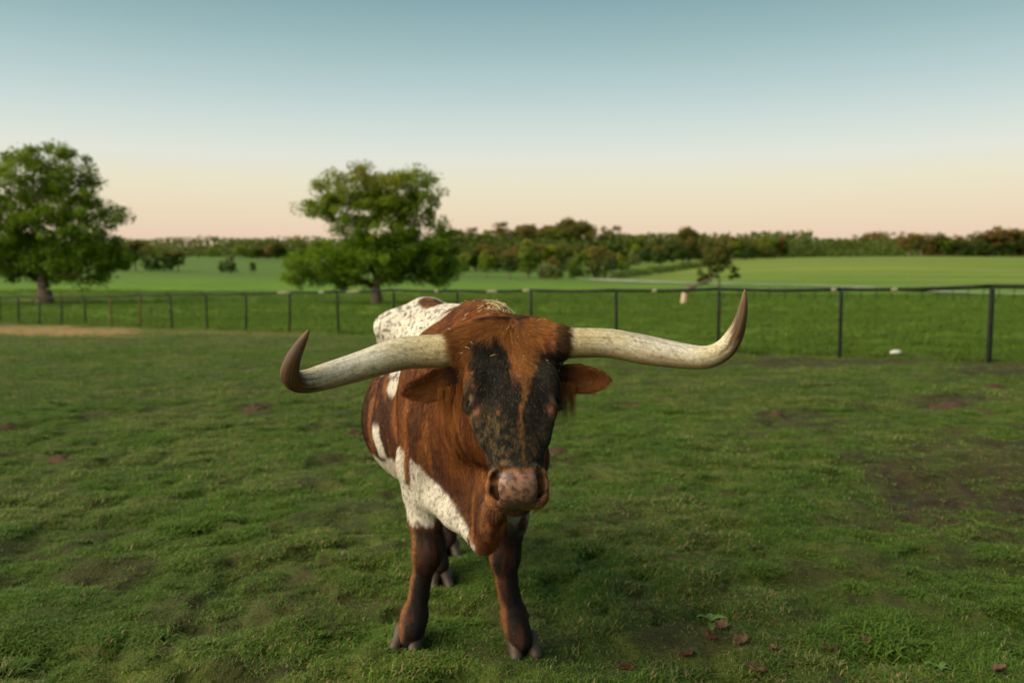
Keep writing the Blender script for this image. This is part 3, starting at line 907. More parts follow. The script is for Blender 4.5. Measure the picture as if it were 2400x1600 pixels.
def fence_side(x, y): return ((x - 8.57) * 1.78 + (y - 15.8) * 2.02) / 2.69
def grass_points(n, d0, d1, seed, half=.68):
    r = np.random.default_rng(seed)
    y = np.sqrt(r.uniform(d0 ** 2, d1 ** 2, n)); x = y * r.uniform(-half, half, n)
    return x, y, r
def grass_field():
    X, Y, S, T, D = [], [], [], [], []
    X2, Y2, S2, T2, D2 = [], [], [], [], []
    for n, d0, d1, sc, seed in ((95000, 2.2, 5.5, .80, 1), (90000, 5.5, 11, 1.0, 2), (70000, 11, 22, 1.4, 3), (60000, 18, 50, 2.1, 4), (45000, 45, 100, 3.8, 5)):
        x, y, r = grass_points(n, d0, d1, seed)
        side = fence_side(x, y)
        s = soil_at(x, y)
        p2 = np.stack([x, y], 1)
        n1 = fbm(p2 * .8, 3, 41); n2 = fbm(p2 * 3.0, 3, 42)
        n6 = fbm(p2 * 5.5, 3, 44)
        thin = np.where(side < 0, .80 * sstep(.58, .42, n6) * np.exp(-(y / 16) ** 2), 0)
        keep = (r.random(n) > np.minimum(1.15 * s + thin, .86)) & (np.hypot(x, y) > 2.0)
        qx = 1200 + F * x / y
        tanpath = (side < 0) & (y > 30) & (qx < 330) & (side > -6)
        keep &= ~(tanpath & (r.random(n) < .85))
        size = sc * (.45 + .75 * n2 + .45 * sstep(.42, .66, n6)) * (1 - .5 * s) * r.uniform(.7, 1.3, n)
        corner = sstep(1900, 2200, qx) * sstep(4.0, 3.3, y) * sstep(.42, .55, n1)
        size = size * (1 + .9 * corner)
        tuft = sstep(.40, .62, fbm(p2 * np.array([1.1, .8]), 3, 45))
        tone = np.clip(.02 + .3 * corner + .35 * sstep(.36, .64, n1) + .35 * sstep(.40, .65, n6) + .35 * tuft + r.uniform(-.3, .3, n), 0, 1)
        dry = np.clip(.10 + .75 * sstep(.48, .72, fbm(p2 * 1.1, 3, 43)) + .3 * s + r.uniform(-.1, .1, n), 0, 1)
        inn = keep & (side <= 0); out = keep & (side > 0)
        X.append(x[inn]); Y.append(y[inn]); S.append(size[inn]); T.append(tone[inn]); D.append(dry[inn] * .36)
        sz2 = size * (.75 + .75 * (1 - tuft)) * (1 + .6 * np.exp(-(side / .5) ** 2))
        X2.append(x[out]); Y2.append(y[out]); S2.append(sz2[out]); T2.append(np.clip(tone[out] * .55 + .5 * tuft[out], 0, 1)); D2.append(dry[out] * .12)
    x = np.concatenate(X); y = np.concatenate(Y)
    cl = [blade_clump(400 + i, 15, .045, .012, .032, 2.0, .0024) for i in range(6)] + [blade_clump(420 + i, 9, .04, .02, .045, 1.1, .0023) for i in range(2)]
    scatter_grass('paddock_grass', 'short grazed grass with dry blades inside the paddock', np.stack([x, y, height(x, y)], 1), np.concatenate(S), np.concatenate(T), np.concatenate(D), cl, M_GRASS, 61)
    x = np.concatenate(X2); y = np.concatenate(Y2)
    cl = [blade_clump(440 + i, 16, .06, .02, .055, 1.2, .0021) for i in range(5)]
    scatter_grass('pasture_grass', 'lush green grass beyond the pipe fence', np.stack([x, y, height(x, y)], 1), np.concatenate(S2), np.concatenate(T2), np.concatenate(D2), cl, M_PASTURE, 62)
grass_field()
# ------------------------------------------------------------------ the longhorn
def unit(v):
    v = np.asarray(v, float); return v / np.linalg.norm(v)

# body frame: s runs back along the spine, l to the animal's right (left in the photo), z up
B_O = np.array([-.135, 3.43, 0.0])
B_S = unit([-.27, .963, 0]); B_L = np.array([-B_S[1], B_S[0], 0.0])
def W(s, l, z): return B_O + s * B_S + l * B_L + np.array([0, 0, z])
def to_body(p):
    q = p - B_O
    return q @ B_S, q @ B_L, p[:, 2]

# head frame: u to the photo's right, v down the face, n out of the forehead
H_O = P(1190, 776, 2.66); H_N = P(1214, 1146, 2.36)
H_V = unit(H_N - H_O)
_u = np.array([1.0, 0.04, 0.0]); H_U = unit(_u - (_u @ H_V) * H_V)
_n = np.cross(H_V, H_U); H_Nn = _n if _n[1] < 0 else -_n
def Hd(u, v, n): return H_O + u * H_U + v * H_V + n * H_Nn
def to_head(p):
    q = p - H_O
    return q @ H_U, q @ H_V, q @ H_Nn

def smin(a, b, k):
    h = np.clip(0.5 + 0.5 * (b - a) / k, 0, 1)
    return b + (a - b) * h - k * h * (1 - h)
def smax(a, b, k): return -smin(-a, -b, k)
def s_cone(p, a, b, ra, rb):
    a = np.asarray(a); b = np.asarray(b); ba = b - a
    h = np.clip((p - a) @ ba / (ba @ ba), 0, 1)
    return np.linalg.norm(p - a - h[:, None] * ba, axis=1) - (ra + (rb - ra) * h)
def s_chain(p, pts, rs, k=0.03):
    d = None
    for i in range(len(pts) - 1):
        e = s_cone(p, pts[i], pts[i + 1], rs[i], rs[i + 1])
        d = e if d is None else smin(d, e, k)
    return d
def s_ell(p, c, axes, r):
    q = (p - np.asarray(c)) @ np.asarray(axes).T
    k0 = np.linalg.norm(q / r, axis=1); k1 = np.linalg.norm(q / (np.asarray(r) ** 2), axis=1)
    return k0 * (k0 - 1) / np.maximum(k1, 1e-6)
BX = np.array([B_S, B_L, [0, 0, 1]])
HX = np.array([H_U, H_V, H_Nn])

_HV = [-.06, -.03, 0.0, .05, .10, .16, .22, .28, .34, .40, .46, .50, .53, .56]
_HW = [.085, .118, .136, .143, .140, .132, .126, .114, .099, .087, .078, .077, .070, .048]
_HF = [-.01, .025, .045, .060, .066, .064, .058, .050, .042, .036, .033, .026, .006, -.025]
_HB = [-.09, -.13, -.15, -.17, -.19, -.205, -.21, -.205, -.185, -.150, -.118, -.105, -.100, -.090]
_hv = np.linspace(-.06, .56, 125)
def _rs(t):
    a = np.interp(_hv, _HV, t); k = np.ones(9) / 9
    return np.convolve(np.pad(a, 4, mode='edge'), k, 'valid')
_hw, _hf, _hb = _rs(_HW), _rs(_HF), _rs(_HB)
def sdf_head(p):
    u, v, n = to_head(p)
    w = np.interp(v, _hv, _hw); nf = np.interp(v, _hv, _hf); nb = np.interp(v, _hv, _hb)
    # narrower jaw than brow: width falls off toward the back of the section
    back = np.clip((nf - n) / (nf - nb), 0, 1)
    w = w * (1 - 0.34 * back ** 1.5)
    hn = (nf - nb) / 2; nc = (nf + nb) / 2
    pw = 2.7 - .6 * sstep(.40, .49, v)
    e = ((np.abs(u) / w) ** pw + (np.abs(n - nc) / hn) ** pw) ** (1 / pw)
    d = (e - 1) * np.minimum(w, hn)
    d = smax(d, np.maximum(-.05 - v, v - .545), .05)
    au = np.abs(u)
    q = np.stack([au, v, n], 1)
    I3 = np.eye(3)
    # brow ridges, eye sockets, lids
    d = smin(d, s_ell(q, [.106, .200, .026], I3, [.030, .055, .030]), .035)
    d = smin(d, s_cone(q, [.106, .285, .000], [.082, .37, .0], .016, .012), .04)          # cheek crest
    d = smax(d, -(np.linalg.norm((q - [.131, .258, .010]) / [1, 1.1, 1], axis=1) - .022), .012)
    eq = q - [.115, .258, .008]
    an = eq @ unit([.85, .0, .5]); rr = np.linalg.norm(eq - an[:, None] * unit([.85, .0, .5]), axis=1)
    d = smin(d, np.hypot(rr - .021, an - .011) - .0075, .010)
    d = smin(d, s_ell(q, [.113, .234, .014], I3, [.022, .018, .022]), .012)          # heavy upper lid
    # poll and horn bosses
    d = smin(d, s_ell(q, [.0, .030, -.030], I3, [.172, .062, .085]), .05)
    d = smin(d, s_cone(p, Hd(-.05, .052, -.03), P(1070, 818, 2.635), .066, .0545), .04)
    d = smin(d, s_cone(p, Hd(.05, .052, -.03), P(1308, 806, 2.605), .066, .0500), .04)
    # muzzle: lips, chin, nostril wings
    d = smin(d, s_ell(q, [.0, .505, -.028], I3, [.079, .050, .062]), .025)
    d = smin(d, s_ell(q, [.050, .520, -.055], I3, [.036, .032, .040]), .02)
    d = smin(d, s_ell(q, [.0, .500, -.112], I3, [.052, .050, .030]), .02)
    d = smax(d, -(np.hypot((v - .538), (n + .086)) - .006 + .02 * np.maximum(au - .05, 0)), .008)   # mouth line
    wing = [np.array([.050, .470, .030]), np.array([.066, .482, .016]), np.array([.072, .505, -.004]), np.array([.065, .528, -.030]), np.array([.052, .541, -.044])]
    d = smin(d, s_chain(q, wing, [.009, .0125, .013, .011, .008], .006), .012)
    nos = [np.array([.056, .485, .028]), np.array([.066, .505, .010]), np.array([.060, .526, -.012]), np.array([.044, .538, -.030])]
    d = smax(d, -s_chain(q, nos, [.007, .0115, .0105, .006], .01), .008)
    # shallow furrow down the pad
    d = d + .0025 * np.exp(-(u / .006) ** 2) * sstep(.49, .52, v)
    return d

EAR = {}
for _side, _root, _tip, _mid in ((-1, P(1088, 882, 2.64), P(935, 923, 2.63), None), (1, P(1296, 880, 2.62), P(1438, 892, 2.62), None)):
    ax = unit(_tip - _root); fw = unit(np.array([0.15 * _side, -1.0, -0.12]) - (np.array([0.15 * _side, -1.0, -0.12]) @ ax) * ax); up = np.cross(fw, ax)
    if up[2] < 0: up = -up
    EAR[_side] = (_root, np.linalg.norm(_tip - _root), ax, up, fw)
def sdf_ear(p, side):
    root, L, ax, up, fw = EAR[side]
    q = p - root
    t = (q @ ax) / L; y = q @ up; z = q @ fw
    tt = np.clip(t, 0, 1)
    top = np.interp(tt, [0, .15, .4, .65, .85, 1], [.026, .034, .046, .036, .024, .002])
    bot = np.interp(tt, [0, .15, .4, .65, .85, 1], [.026, .040, .050, .046, .026, .002])
    yc = (top - bot) / 2; hw = (top + bot) / 2
    yy = (y - yc) / np.maximum(hw, .004)
    cup = .030 * np.sin(np.pi * np.clip(tt * .9 + .05, 0, 1))          # leaf curls forward at its rims
    zc = cup * (yy ** 2 - .6)
    d = np.maximum(np.abs(z - zc) - .0085, (np.abs(yy) - 1) * hw * .8)
    d = smax(d, np.maximum(-t, t - 1) * L, .01)
    stalk = s_cone(p, root - ax * .03 - fw * .015, root + ax * .05 - fw * .02, .030, .022)
    return smin(d, stalk, .02)

FL = [W(-.03, .18, .86), W(-.01, .195, .70), P(1000, 1150, 3.42), P(996, 1215, 3.40), P(1003, 1278, 3.38), P(1000, 1305, 3.37), P(986, 1362, 3.385), P(982, 1392, 3.39), P(972, 1440, 3.39), P(966, 1470, 3.37), P(960, 1496, 3.38)]
FLr = [.13, .12, .088, .060, .054, .050, .033, .033, .046, .042, .040]
FR = [W(-.03, -.15, .86), W(-.02, -.165, .70), P(1203, 1150, 3.36), P(1198, 1215, 3.33), P(1184, 1285, 3.31), P(1183, 1310, 3.31), P(1188, 1364, 3.32), P(1193, 1392, 3.33), P(1204, 1440, 3.34), P(1212, 1475, 3.325), P(1222, 1500, 3.31)]
FRr = [.12, .11, .072, .058, .052, .050, .035, .035, .045, .042, .040]
HR = [W(1.10, .10, 1.00), W(.92, .13, .74), W(.98, .08, .50), W(.90, .05, .42), W(.82, .02, .16), W(.76, .01, .06)]      # hind leg stepping forward
HRr = [.165, .13, .062, .055, .044, .048]
HL = [W(1.18, -.10, 1.00), W(1.05, -.13, .74), W(1.34, -.14, .50), W(1.31, -.135, .44), W(1.19, -.115, .15), W(1.15, -.11, .06)]
HLr = [.165, .13, .062, .052, .046, .050]

def sdf_bull(p):
    d = s_ell(p, W(.42, 0, .945), BX, [.62, .305, .34])
    d = smin(d, s_ell(p, W(.50, .02, .80), BX, [.46, .375, .315]), .10)                 # barrel and belly
    d = smin(d, s_cone(p, W(.10, 0, 1.13), W(1.15, 0, 1.17), .15, .12), .10)             # back
    d = smin(d, s_ell(p, W(1.12, 0, 1.02), BX, [.30, .225, .26]), .10)                    # rump
    d = smin(d, s_ell(p, W(1.02, 0, 1.15), BX, [.30, .20, .125]), .09)
    for s in (1, -1):
        d = smin(d, s_ell(p, W(1.04, .185 * s, 1.190), BX, [.13, .085, .062]), .11)     # hook bones
        d = smin(d, s_ell(p, W(1.42, .10 * s, 1.10), BX, [.06, .05, .06]), .08)          # pin bones
    d = smin(d, s_cone(p, W(1.10, 0, 1.255), W(1.38, 0, 1.235), .065, .05), .07)         # sacrum
    d = smin(d, s_ell(p, W(.02, .15, .94), BX, [.22, .150, .285]), .07)                   # shoulders
    d = smin(d, s_ell(p, W(.02, -.13, .94), BX, [.22, .135, .285]), .07)
    d = smin(d, s_ell(p, W(-.06, -.005, 1.142), BX, [.27, .148, .178]), .07)                # hump
    d = smin(d, s_ell(p, W(-.14, .01, .74), BX, [.20, .205, .26]), .09)                  # chest
    # neck
    d = smin(d, s_cone(p, W(-.08, .015, 1.04), Hd(.0, .07, -.17), .215, .135), .09)
    d = smin(d, s_cone(p, W(-.10, .02, .88), Hd(.0, .22, -.22), .20, .095), .09)
    d = smin(d, s_cone(p, W(-.05, 0, 1.20), Hd(.0, -.02, -.10), .115, .07), .06)
    # dewlap and brisket
    dl = s_chain(p, [Hd(.0, .30, -.19), P(1180, 1160, 2.86), P(1150, 1235, 2.98), P(1135, 1272, 3.04)], [.045, .036, .030, .024], .04)
    d = smin(d, dl, .07)
    kl = s_chain(p, [P(1010, 1148, 3.36), P(1070, 1205, 3.22), P(1132, 1278, 3.06)], [.065, .046, .020], .04)
    d = smin(d, kl, .06)
    d = smin(d, s_ell(p, P(1140, 1175, 3.08), BX, [.12, .055, .15]), .06)
    for pts, rs in ((FL, FLr), (FR, FRr)):
        d = smin(d, s_chain(p, pts, rs, .03), .045)
    for pts, side_ in ((FL, -1), (FR, 1)):                                                # knees, tendons, fetlock tufts
        kn = (pts[4] + pts[5]) / 2
        d = smin(d, s_ell(p, kn + np.array([0, -.020, 0]), np.eye(3), [.050, .034, .048]), .02)
        d = smin(d, s_cone(p, kn + np.array([0, .050, -.01]), pts[8] + np.array([0, .045, .02]), .020, .016), .015)
        d = smin(d, s_ell(p, pts[8] + np.array([0, .045, .0]), np.eye(3), [.030, .028, .034]), .02)
    for pts, rs in ((HR, HRr), (HL, HLr)):
        d = smin(d, s_chain(p, pts, rs, .04), .06)
    # skin folds behind the shoulder and at the elbow
    s_, l_, z_ = to_body(p)
    fold = .012 * np.exp(-((s_ - .235 - .05 * (z_ - .9)) / .028) ** 2) * sstep(.55, .75, z_) * sstep(1.2, 1.0, z_)
    d = d + fold
    # tail
    d = smin(d, s_chain(p, [W(1.42, 0, 1.22), W(1.52, .01, 1.08), W(1.53, .015, .80), W(1.50, .02, .50)], [.04, .032, .022, .018], .03), .03)
    d = smin(d, s_ell(p, W(1.50, .02, .40), BX, [.045, .045, .13]), .03)
    hd = sdf_head(p)
    d = smin(d, hd, .035)
    for s in (-1, 1):
        d = smin(d, sdf_ear(p, s), .018)
    return d

def surface_nets(fn, lo, hi, h, coarse=6):
    """Polygonise fn<0 on a grid of step h, evaluating only near the surface."""
    lo = np.asarray(lo, float)
    nb = np.ceil((np.asarray(hi) - lo) / (h * coarse)).astype(int)
    n = nb * coarse + 1
    val = np.full(n, 1.0, np.float32)
    cx = [(np.arange(nb[i]) + .5) * coarse * h + lo[i] for i in range(3)]
    G = np.stack(np.meshgrid(*cx, indexing='ij'), -1).reshape(-1, 3)
    c = fn(G)
    half = coarse * h * .5 * math.sqrt(3)
    act = np.abs(c) < half * 2.0 + 0.012
    cs = (c < 0).reshape(nb)
    val[:-1, :-1, :-1] = np.where(np.repeat(np.repeat(np.repeat(cs, coarse, 0), coarse, 1), coarse, 2), -1.0, 1.0)
    idx = np.argwhere(act.reshape(nb))
    k = np.arange(coarse + 1)
    off = np.stack(np.meshgrid(k, k, k, indexing='ij'), -1).reshape(-1, 3)
    for c0 in range(0, len(idx), 700):
        b = (idx[c0:c0 + 700, None, :] * coarse + off[None]).reshape(-1, 3)
        v = fn(lo + b * h)
        val[b[:, 0], b[:, 1], b[:, 2]] = v
    ins = val < 0
    cnt = np.zeros(np.array(n) - 1, np.int8)
    for dx in (0, 1):
        for dy in (0, 1):
            for dz in (0, 1):
                cnt += ins[dx:n[0] - 1 + dx, dy:n[1] - 1 + dy, dz:n[2] - 1 + dz]
    cells = np.argwhere((cnt > 0) & (cnt < 8))
    cid = np.full(np.array(n) - 1, -1, np.int32)
    cid[cells[:, 0], cells[:, 1], cells[:, 2]] = np.arange(len(cells))
    acc = np.zeros((len(cells), 3)); m = np.zeros(len(cells))
    corners = [(0, 0, 0), (1, 0, 0), (0, 1, 0), (1, 1, 0), (0, 0, 1), (1, 0, 1), (0, 1, 1), (1, 1, 1)]
    cv = [val[cells[:, 0] + a, cells[:, 1] + b, cells[:, 2] + c] for a, b, c in corners]
    for i in range(8):
        for j in range(i + 1, 8):
            if sum(abs(corners[i][q] - corners[j][q]) for q in range(3)) != 1: continue
            cr = (cv[i] < 0) != (cv[j] < 0)
            t = np.where(cr, cv[i] / np.where(cr, cv[i] - cv[j], 1), 0)
            pt = np.array(corners[i]) + t[:, None] * (np.array(corners[j]) - np.array(corners[i]))
            acc[cr] += pt[cr]; m[cr] += 1
    V = lo + (cells + acc / m[:, None]) * h
    F_ = []
    for ax in range(3):
        a = [slice(None)] * 3; b = [slice(None)] * 3
        a[ax] = slice(0, -1); b[ax] = slice(1, None)
        s0 = ins[tuple(a)]; s1 = ins[tuple(b)]
        e = np.argwhere(s0 != s1)
        o1, o2 = [(1, 2), (2, 0), (0, 1)][ax]
        e = e[(e[:, o1] > 0) & (e[:, o2] > 0)]
        flip = ~s0[e[:, 0], e[:, 1], e[:, 2]]
        def cell(d1, d2):
            q = e.copy(); q[:, o1] -= d1; q[:, o2] -= d2
            q = np.minimum(q, np.array(cid.shape) - 1)
            return cid[q[:, 0], q[:, 1], q[:, 2]]
        quad = np.stack([cell(1, 1), cell(0, 1), cell(0, 0), cell(1, 0)], 1)
        quad[flip] = quad[flip][:, ::-1]
        F_.append(quad)
    F_ = np.concatenate(F_)
    F_ = F_[(F_ >= 0).all(1)]
    return V, F_

def grad(fn, p, e=.003):
    g = np.stack([fn(p + e * np.eye(3)[i]) - fn(p - e * np.eye(3)[i]) for i in range(3)], 1)
    return g / (np.linalg.norm(g, axis=1)[:, None] + 1e-9)

# the whole animal is one continuous surface
import time as _time
_t0 = _time.time()
BULL_H = 0.0075
bv, bf = surface_nets(sdf_bull, [-1.15, 2.15, 0.0], [.62, 5.15, 1.46], BULL_H)
print('bull mesh', len(bv), len(bf), round(_time.time() - _t0, 1))
# settle the thin rims of the ears
_earv = np.zeros(len(bv), bool)
for _s in (-1, 1):
    _r, _L, _a, _u2, _f = EAR[_s]
    _q = bv - _r
    _earv |= ((_q @ _a) > .02) & ((_q @ _a) < _L + .04) & (np.abs(_q @ _u2) < .09) & (np.abs(_q @ _f) < .06)
_e = np.concatenate([bf[:, [0, 1]], bf[:, [1, 2]], bf[:, [2, 3]], bf[:, [3, 0]]])
_e = _e[_earv[_e[:, 0]] | _earv[_e[:, 1]]]
for _k in range(4):
    _acc = np.zeros_like(bv); _cnt = np.zeros(len(bv))
    np.add.at(_acc, _e[:, 0], bv[_e[:, 1]]); np.add.at(_cnt, _e[:, 0], 1)
    np.add.at(_acc, _e[:, 1], bv[_e[:, 0]]); np.add.at(_cnt, _e[:, 1], 1)
    _avg = _acc / np.maximum(_cnt, 1)[:, None]
    bv[_earv] = bv[_earv] * .45 + _avg[_earv] * .55
bn = grad(sdf_bull, bv)

def vr(p, amp, scale, seed):  # signed wobble
    return (fbm(p * scale, 3, seed) - 0.5) * 2 * amp

BROWN = np.array([.120, .036, .009]); ORANGE = np.array([.265, .092, .020]); DARK = np.array([.014, .013, .009]); DKBR = np.array([.042, .015, .007])
WHITE = np.array([.60, .55, .45]); OLIVE = np.array([.070, .052, .022]); PINK = np.array([.36, .155, .090]); TAN = np.array([.33, .17, .055])

def mixc(c, k, w):
    w = np.clip(w, 0, 1)[:, None]
    return c * (1 - w) + k * w

def coat(p, nrm, r):
    """Coat colour, hair length (m) and hairiness at points p; r = per-point random 0..1."""
    N = len(p)
    s, l, z = to_body(p); u, v, n = to_head(p)
    x = p[:, 0]
    headness = sstep(.0, .03, .034 - (np.maximum(np.maximum(np.abs(u) - .20, -.06 - v), np.maximum(v - .57, -.225 - n)))) * (n > -.24)
    # ----- body
    c = np.tile(BROWN, (N, 1))
    c = mixc(c, ORANGE, .42 * sstep(.40, .7, fbm(p * 5, 3, 3)))
    c = mixc(c, DKBR, .75 * sstep(.42, .62, fbm(p * 6.5 + 3, 3, 13)) * sstep(1.02, .72, z))
    c = mixc(c, DKBR, .45 * sstep(.48, .62, fbm(p * 9 + 7, 3, 15)))
    c = mixc(c, DKBR, .9 * sstep(.20, .32, s + vr(p, .10, 5, 4)) * sstep(1.24, 1.02, z))
    streak = fbm(np.stack([x * 26, p[:, 1] * 26, z * 3.0], 1), 3, 12)
    c = mixc(c, DKBR, .75 * sstep(.50, .68, streak) * sstep(-.3, .2, s))
    c = mixc(c, ORANGE, .7 * sstep(.56, .72, fbm(np.stack([x * 22, p[:, 1] * 22, z * 2.4], 1), 3, 55)))
    len_ = np.full(N, .013)
    # white saddle with roan ticking, fingers running down the side
    w1 = vr(p, .07, 7, 21)
    edge = .25 + .25 * np.maximum(z - 1.16, 0) * 0 - .42 * (1.2 - z)
    sad = sstep(.0, .03, s - .235 + .80 * np.maximum(np.abs(l) - .05, 0) + w1 * .6) * sstep(1.33, 1.27, s + w1) * sstep(.0, .04, z - 1.03 - .10 * sstep(.2, .0, s) + vr(np.stack([x * 3, p[:, 1] * 3, z * .3], 1), .13, 5, 9) + .25 * np.maximum(s - 1.0, 0))
    spine = np.exp(-((l - .0) / .075) ** 2) * sstep(.58, .66, s + w1 * .5) * sstep(1.12, 1.0, s + w1 * .5)
    sad = sad * (1 - sstep(.35, .6, spine))
    finger = sstep(.018, .004, np.abs(s - .66 + 1.0 * (z - .98) + vr(p, .02, 9, 2)) - .030 * sstep(.78, 1.02, z)) * sstep(.92, .95, z) * (l > 0)
    finger = np.maximum(finger, sstep(.02, .004, np.abs(s - .22 + .35 * (z - .95) + vr(p, .02, 9, 5)) - .06 * sstep(.90, 1.0, z)) * sstep(.92, .96, z) * (l > 0))
    finger = np.maximum(finger, sstep(.012, .002, np.abs(s - .31 + .12 * (z - .75) + vr(p, .02, 14, 6)) - .022) * sstep(.66, .69, z) * sstep(.83, .79, z) * (l > 0))
    white = np.maximum(sad, finger)
    # belly, armpit and upper foreleg
    belly = sstep(.48, .52, z) * sstep(.02, -.01, z - .635 - .05 * sstep(.5, .2, s) + vr(p, .05, 8, 33)) * sstep(.15, .2, s) * sstep(1.1, .9, s)
    line = x - np.interp(z, [.40, .47, .60, .655, .70, .745, .775, .80], [-.08, -.112, -.205, -.262, -.325, -.375, -.41, -.60]) + vr(p, .018, 16, 44)
    wedge = sstep(.012, -.012, line) * sstep(.17, .14, s + vr(p, .02, 15, 14)) * sstep(.0, .03, z - .475 - vr(np.stack([x * 2.0, p[:, 1] * 2.0, z * .9], 1), .06, 16, 45)) * (x < .0)
    notch = np.exp(-((x + .392 - .06 * (z - .72) + vr(p, .008, 18, 47)) / .013) ** 2) * sstep(.62, .66, z) * sstep(.86, .72, z)
    wedge = wedge * (1 - sstep(.3, .6, notch))
    wedge2 = sstep(.0, .02, .60 - z + vr(p, .03, 20, 71)) * sstep(.44, .48, z + vr(p, .03, 18, 72)) * (x > -.02) * (s < .2)
    lowflank = sstep(.02, -.01, z - .66 + .55 * np.maximum(.40 - s, 0) * 0 + vr(p, .05, 9, 34)) * sstep(.12, .16, s) * sstep(.50, .44, s) * (l > 0)
    white = np.maximum(np.maximum(white, lowflank), np.maximum(belly, wedge))
    tick = fbm(np.stack([s * 20 + z * 10, l * 66 + s * 22, z * 74], 1), 3, 61)
    roan = sad * sstep(.52, .64, tick + .16 * (fbm(p * 6, 2, 63) - .5)) * .8
    spots = wedge * sstep(.60, .70, fbm(p * 95, 2, 62)) * .55
    c = mixc(c, WHITE * (.92 + .16 * fbm(p * 9, 2, 8))[:, None], white)
    c = mixc(c, np.array([.10, .065, .05]), roan)
    c = mixc(c, np.array([.10, .05, .03]), spots)
    c = mixc(c, np.array([.33, .29, .23]), wedge2 * sstep(.35, .55, fbm(p * 24, 3, 73)) * .9)
    c = mixc(c, np.array([.26, .085, .02]), sstep(1.24, 1.32, s))                    # rusty rump
    hump = np.exp(-((s + .05) / .22) ** 2 - ((z - 1.3) / .10) ** 2)
    c = mixc(c, np.array([.115, .045, .018]), .8 * hump * (1 - sad))
    # lower legs: dark mottled coat, warm sidelight painted onto left-facing sides
    leg = sstep(.52, .44, z + vr(p, .03, 14, 81)) * (1 - headness) * sstep(.6, .4, np.abs(s - .1) * 0 + (s < .3) * 0.0) 
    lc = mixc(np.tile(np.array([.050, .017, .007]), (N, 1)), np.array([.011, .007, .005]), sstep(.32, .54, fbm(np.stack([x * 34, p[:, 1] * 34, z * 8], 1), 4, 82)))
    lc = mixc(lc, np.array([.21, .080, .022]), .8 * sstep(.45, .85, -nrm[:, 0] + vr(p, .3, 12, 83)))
    brisk = sstep(.13, .08, np.hypot(x + .10, (p[:, 1] - 3.05) * .6)) * (z > .40)
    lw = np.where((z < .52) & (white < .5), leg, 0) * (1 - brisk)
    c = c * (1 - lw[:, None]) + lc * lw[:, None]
    len_ = len_ - .005 * sstep(.5, .4, z)
    # neck: longer combed hair
    neckw = sstep(.02, -.12, s) * sstep(.62, .8, z) * (1 - headness)
    c = mixc(c, ORANGE * 1.05, .45 * neckw * sstep(.45, .62, fbm(np.stack([x * 30, p[:, 1] * 12, z * 3], 1), 3, 91)))
    len_ = len_ + .007 * neckw
    # ----- head
    h = np.tile(np.array([.245, .085, .018]), (N, 1))
    h = mixc(h, TAN, .35 * fbm(p * 30, 3, 101))
    h = mixc(h, DKBR, .55 * sstep(.55, .7, fbm(np.stack([u * 70, v * 14, n * 20], 1), 3, 102)))
    rag = (fbm(np.stack([u * 95, v * 16, n * 30], 1), 3, 114) - .5) * .055
    wob = vr(p, .018, 26, 103) + rag; wob2 = vr(p, .012, 60, 104) + rag * .6
    patch = sstep(-.008, .010, (-.001 - u) + wob) * sstep(-.008, .012, (u + .112 + .25 * np.maximum(v - .2, 0) * 0) + wob) * sstep(.060, .082, v + wob)
    right = sstep(-.008, .012, u - .072 + .30 * np.maximum(v - .13, 0) + wob) * sstep(.075, .12, v + wob)
    right2 = sstep(.105, .135, u + wob) * sstep(-.02, .03, v) * .8
    stripe_c = .036 - .02 * sstep(.2, .34, v); stripe_w = np.interp(v, [0, .08, .14, .20, .27, .33, .38], [.07, .058, .044, .020, .005, .002, .0])
    stripe = sstep(.008, -.006, np.abs(u - stripe_c + wob2) - stripe_w)
    low = sstep(.15, .24, v + wob) * (1 - .9 * stripe)
    dk = np.clip(np.maximum(np.maximum(patch, right), np.maximum(right2, low)) * (1 - .92 * stripe * sstep(.10, .02, np.abs(u))), 0, 1)
    dk = dk * sstep(.02, .07, v + .3 * np.maximum(u, 0))
    dcol = np.tile(DARK, (N, 1))
    griz = sstep(.24, .40, v) * (.25 + .75 * sstep(.04, -.06, u)) * sstep(.42, .62, fbm(p * 75, 2, 105))
    dcol = mixc(dcol, np.array([.135, .085, .030]), griz * .8 * (r < .62))
    dcol = mixc(dcol, np.array([.20, .12, .045]), .9 * (r > .94))
    dcol = mixc(dcol, ORANGE, .5 * sstep(.72, .80, fbm(np.stack([u * 46, v * 17, n * 10], 1), 3, 106)))
    h = h * (1 - dk[:, None]) + dcol * dk[:, None]
    cheek = sstep(-.015, -.06, n) * sstep(-.07, -.10, u + 0.12 * np.maximum(v - .25, 0)) * sstep(.16, .24, v)
    h = mixc(h, mixc(np.tile(np.array([.115, .066, .018]), (N, 1)), DKBR * .7, sstep(.45, .6, fbm(p * 40, 2, 107))), cheek * .85)
    part = np.exp(-((v + .012 + wob * .4) / .013) ** 2) * sstep(.085, .05, np.abs(u + .012))
    h = mixc(h, np.array([.022, .016, .014]), part * .9)
    eye = np.exp(-(((np.abs(u) - .106) / .011) ** 2 + ((v - .287) / .014) ** 2)) * (n > -.05)
    h = mixc(h, np.array([.42, .16, .075]), eye * .85)
    lid = np.exp(-((np.hypot((np.abs(u) - .122), (v - .258)) - .022) / .010) ** 2) * (n > -.03)
    h = mixc(h, np.array([.020, .013, .009]), lid * .8)
    ring = np.exp(-(((u + .128) / .020) ** 2 + ((v - .262) / .045) ** 2)) + .5 * np.exp(-(((np.abs(u) - .118) / .016) ** 2 + ((v - .305) / .03) ** 2))
    h = mixc(h, np.array([.150, .092, .032]), np.clip(ring, 0, 1) * .8 * sstep(.3, .6, fbm(p * 60, 2, 116)) * (1 - lid))
    # muzzle
    mz = sstep(.470, .486, v + wob * .25)
    rim = np.tile(np.array([.30, .125, .040]), (N, 1))
